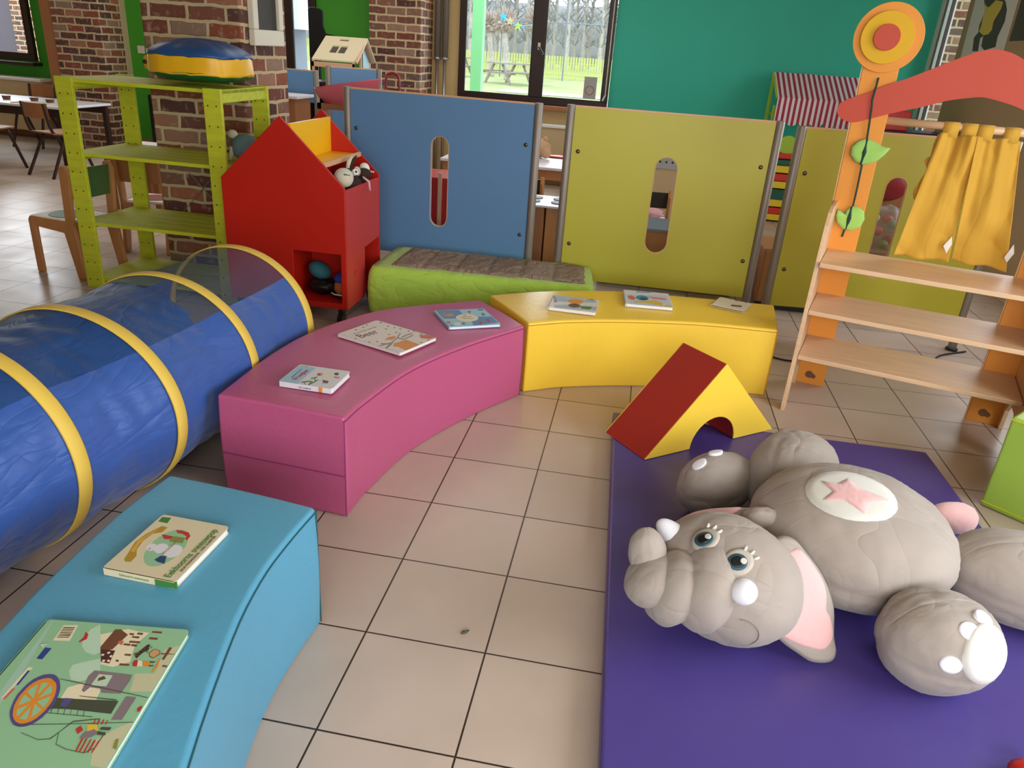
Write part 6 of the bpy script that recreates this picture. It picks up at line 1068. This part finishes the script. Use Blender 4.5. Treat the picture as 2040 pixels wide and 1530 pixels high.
def pollard(lab, x, y, h, sd):
    r_ = random.Random(sd); z0 = lawn_z(y)-.01; h += z0; t = thing('pollard_tree', lab, 'tree', (x, y, z0), 0, 'pollarded trees on the terrace')
    obj('trunk', B().tube(interp([(x+.2, y, z0), (x+.16, y, .8), (x+.1, y, 1.4), (x, y, h)], 14), [.13]*6+[.11]*9, 10), 'bark', t, smooth=True)
    b = B(); b.ell((x, y, h+.25), (.42, .34, .32), nu=40, nv=24, fn=lambda d: 1+noise.noise(d*5+Vector((sd, 0, 0)))*.6)
    for i in range(70):
        d = Vector((r_.uniform(-1, 1), r_.uniform(-1, 1), r_.uniform(-.3, 1))).normalized(); c0 = Vector((x, y, h+.28)); b.tube([c0+d*.25, c0+d*.45+Vector((0, 0, .03)), c0+d*.56+Vector((0, 0, .08))], [.04, .03, .01], 5)
    obj('knobbly_crown', b, 'twigs', t)
pollard('pollarded tree with a knobbly crown in the left window pane', -5.75, 31.2, 1.9, 3); pollard('pollarded tree beside the mullion of the big window', -4.52, 31.6, 2.0, 8); pollard('pollarded tree behind the light green pole', -6.9, 33.6, 1.9, 12)
t = thing('bunting', 'string of star shaped flags hung between the pollarded trees', 'bunting', (-4.8, 27, 2.3))
obj('string', B().tube(interp([(-5.75, 31.0, 2.35), (-5.05, 27, 2.5), (-4.5, 27, 2.25), (-4.52, 31.3, 2.45)], 16), .018, 6), 'flag_blue', t)
for (x, z, m_) in ((-5.05, 2.52, 'flag_blue'), (-4.80, 2.38, 'flag_orange'), (-4.49, 2.24, 'flag_green')):
    b = B(); b.plate([((.16 if k % 2 == 0 else .07)*math.sin(k*PI/5), (.16 if k % 2 == 0 else .07)*math.cos(k*PI/5)) for k in range(10)], [], lambda u, v, w_: Vector((x+u, 26.97+w_, z+v)), .02); obj('star_flag', b, m_, t)
t = thing('ball_net_frame', 'thin tall metal post frame behind the lawn in the right window pane', 'frame', (-3.2, 34, lawn_z(34))); z0 = lawn_z(34); obj('pole', B().cyl((-3.5, 34, z0), (-3.5, 34, 5.4), .035, n=8), 'shed_grey', t); obj('pole', B().cyl((-6.4, 34, z0), (-6.4, 34, 2.65), .03, n=8), 'shed_grey', t); obj('top_wire', B().cyl((-6.4, 34, 2.62), (3.5, 34, 2.75), .022, n=6), 'shed_grey', t)

# bare trees in the wood, each copied from three kinds
def bare_tree(sd, lab):
    r_ = random.Random(sd); t = thing('bare_tree', lab, 'tree', (0, 0, 0), 0, 'bare trees of the wood beyond the fence')
    H_ = 8.5; b = B(); b.tube([(0, 0, 0), (.06*r_.uniform(-1, 1), 0, H_*.4), (.15*r_.uniform(-1, 1), 0, H_)], [.15, .11, .03], 7); obj('trunk', b, 'bark', t, local=True)
    b = B()
    for i in range(54):
        z = r_.uniform(1.2, H_*.98); a = r_.uniform(0, 2*PI); L_ = r_.uniform(.5, 1.0); d = Vector((math.cos(a), math.sin(a), r_.uniform(.6, 1.4))).normalized(); p = Vector((0, 0, z)); e = p+d*L_
        b.tube([p, p+d*L_*.5+Vector((0, 0, .05)), e], [.04, .028, .012], 4)
        for k in range(4):
            q = p+d*L_*r_.uniform(.3, .9); d2 = (d*.6+Vector((r_.uniform(-1, 1), r_.uniform(-1, 1), r_.uniform(0, .9)))*.6).normalized(); b.tube([q, q+d2*.5], [.018, .008], 3)
    obj('branches', b, 'woodland', t, local=True); return t
kinds = [bare_tree(s_, 'bare winter tree in the wood beyond the picket fence') for s_ in (1, 2, 3)]
r_ = random.Random(5); k = 0
for row in range(4):
    for i in range(17):
        x = -23+i*2.0+(row % 2)*1.0+r_.uniform(-.15, .15); y = 48+row*2.4+r_.uniform(-.15, .15); loc = (x, y, lawn_z(y)-.02); rz = r_.uniform(0, 6.28)
        if k < 3: kinds[k].location = loc; kinds[k].rotation_euler = (0, 0, rz)
        else: dup(kinds[k % 3], loc, rz)
        k += 1
b = B(); b.ell((-8, 68, 1.4), (40, 3, 3.6), nu=140, nv=20, fn=lambda d: 1+noise.noise(d*14)*.16+noise.noise(d*40)*.06); props(obj('woodland_edge', b, 'woodland', smooth=True), 'hazy grey undergrowth at the edge of the wood', 'undergrowth', kind='stuff')
# buildings outside the middle and left windows
t = thing('garden_shed', 'grey and white shed outside the window beside the brick pillar', 'shed', (-9.0, 13.0, -.12)); obj('lower_wall', B().bb((-12, 13, -.12), (-7.1, 14.5, 1.55)), 'shed_grey', t); obj('upper_wall', B().bb((-12, 13.02, 1.55), (-6.6, 14.5, 2.3)), 'shed_white', t); obj('fascia', B().bb((-12, 13, 2.3), (-6.6, 14.5, 3.2)), 'sign_blue', t)
t = thing('outbuilding', 'plain grey brown outbuilding wall outside the left window', 'building', (-16, 11, -.12)); obj('wall', B().bb((-22, 10.5, -.12), (-10.9, 12, 3.4)), 'outbuilding_grey', t); obj('brick_jamb', B().bb((-10.9, 10.45, -.12), (-9.9, 12, 3.4)), 'brick_small', t)
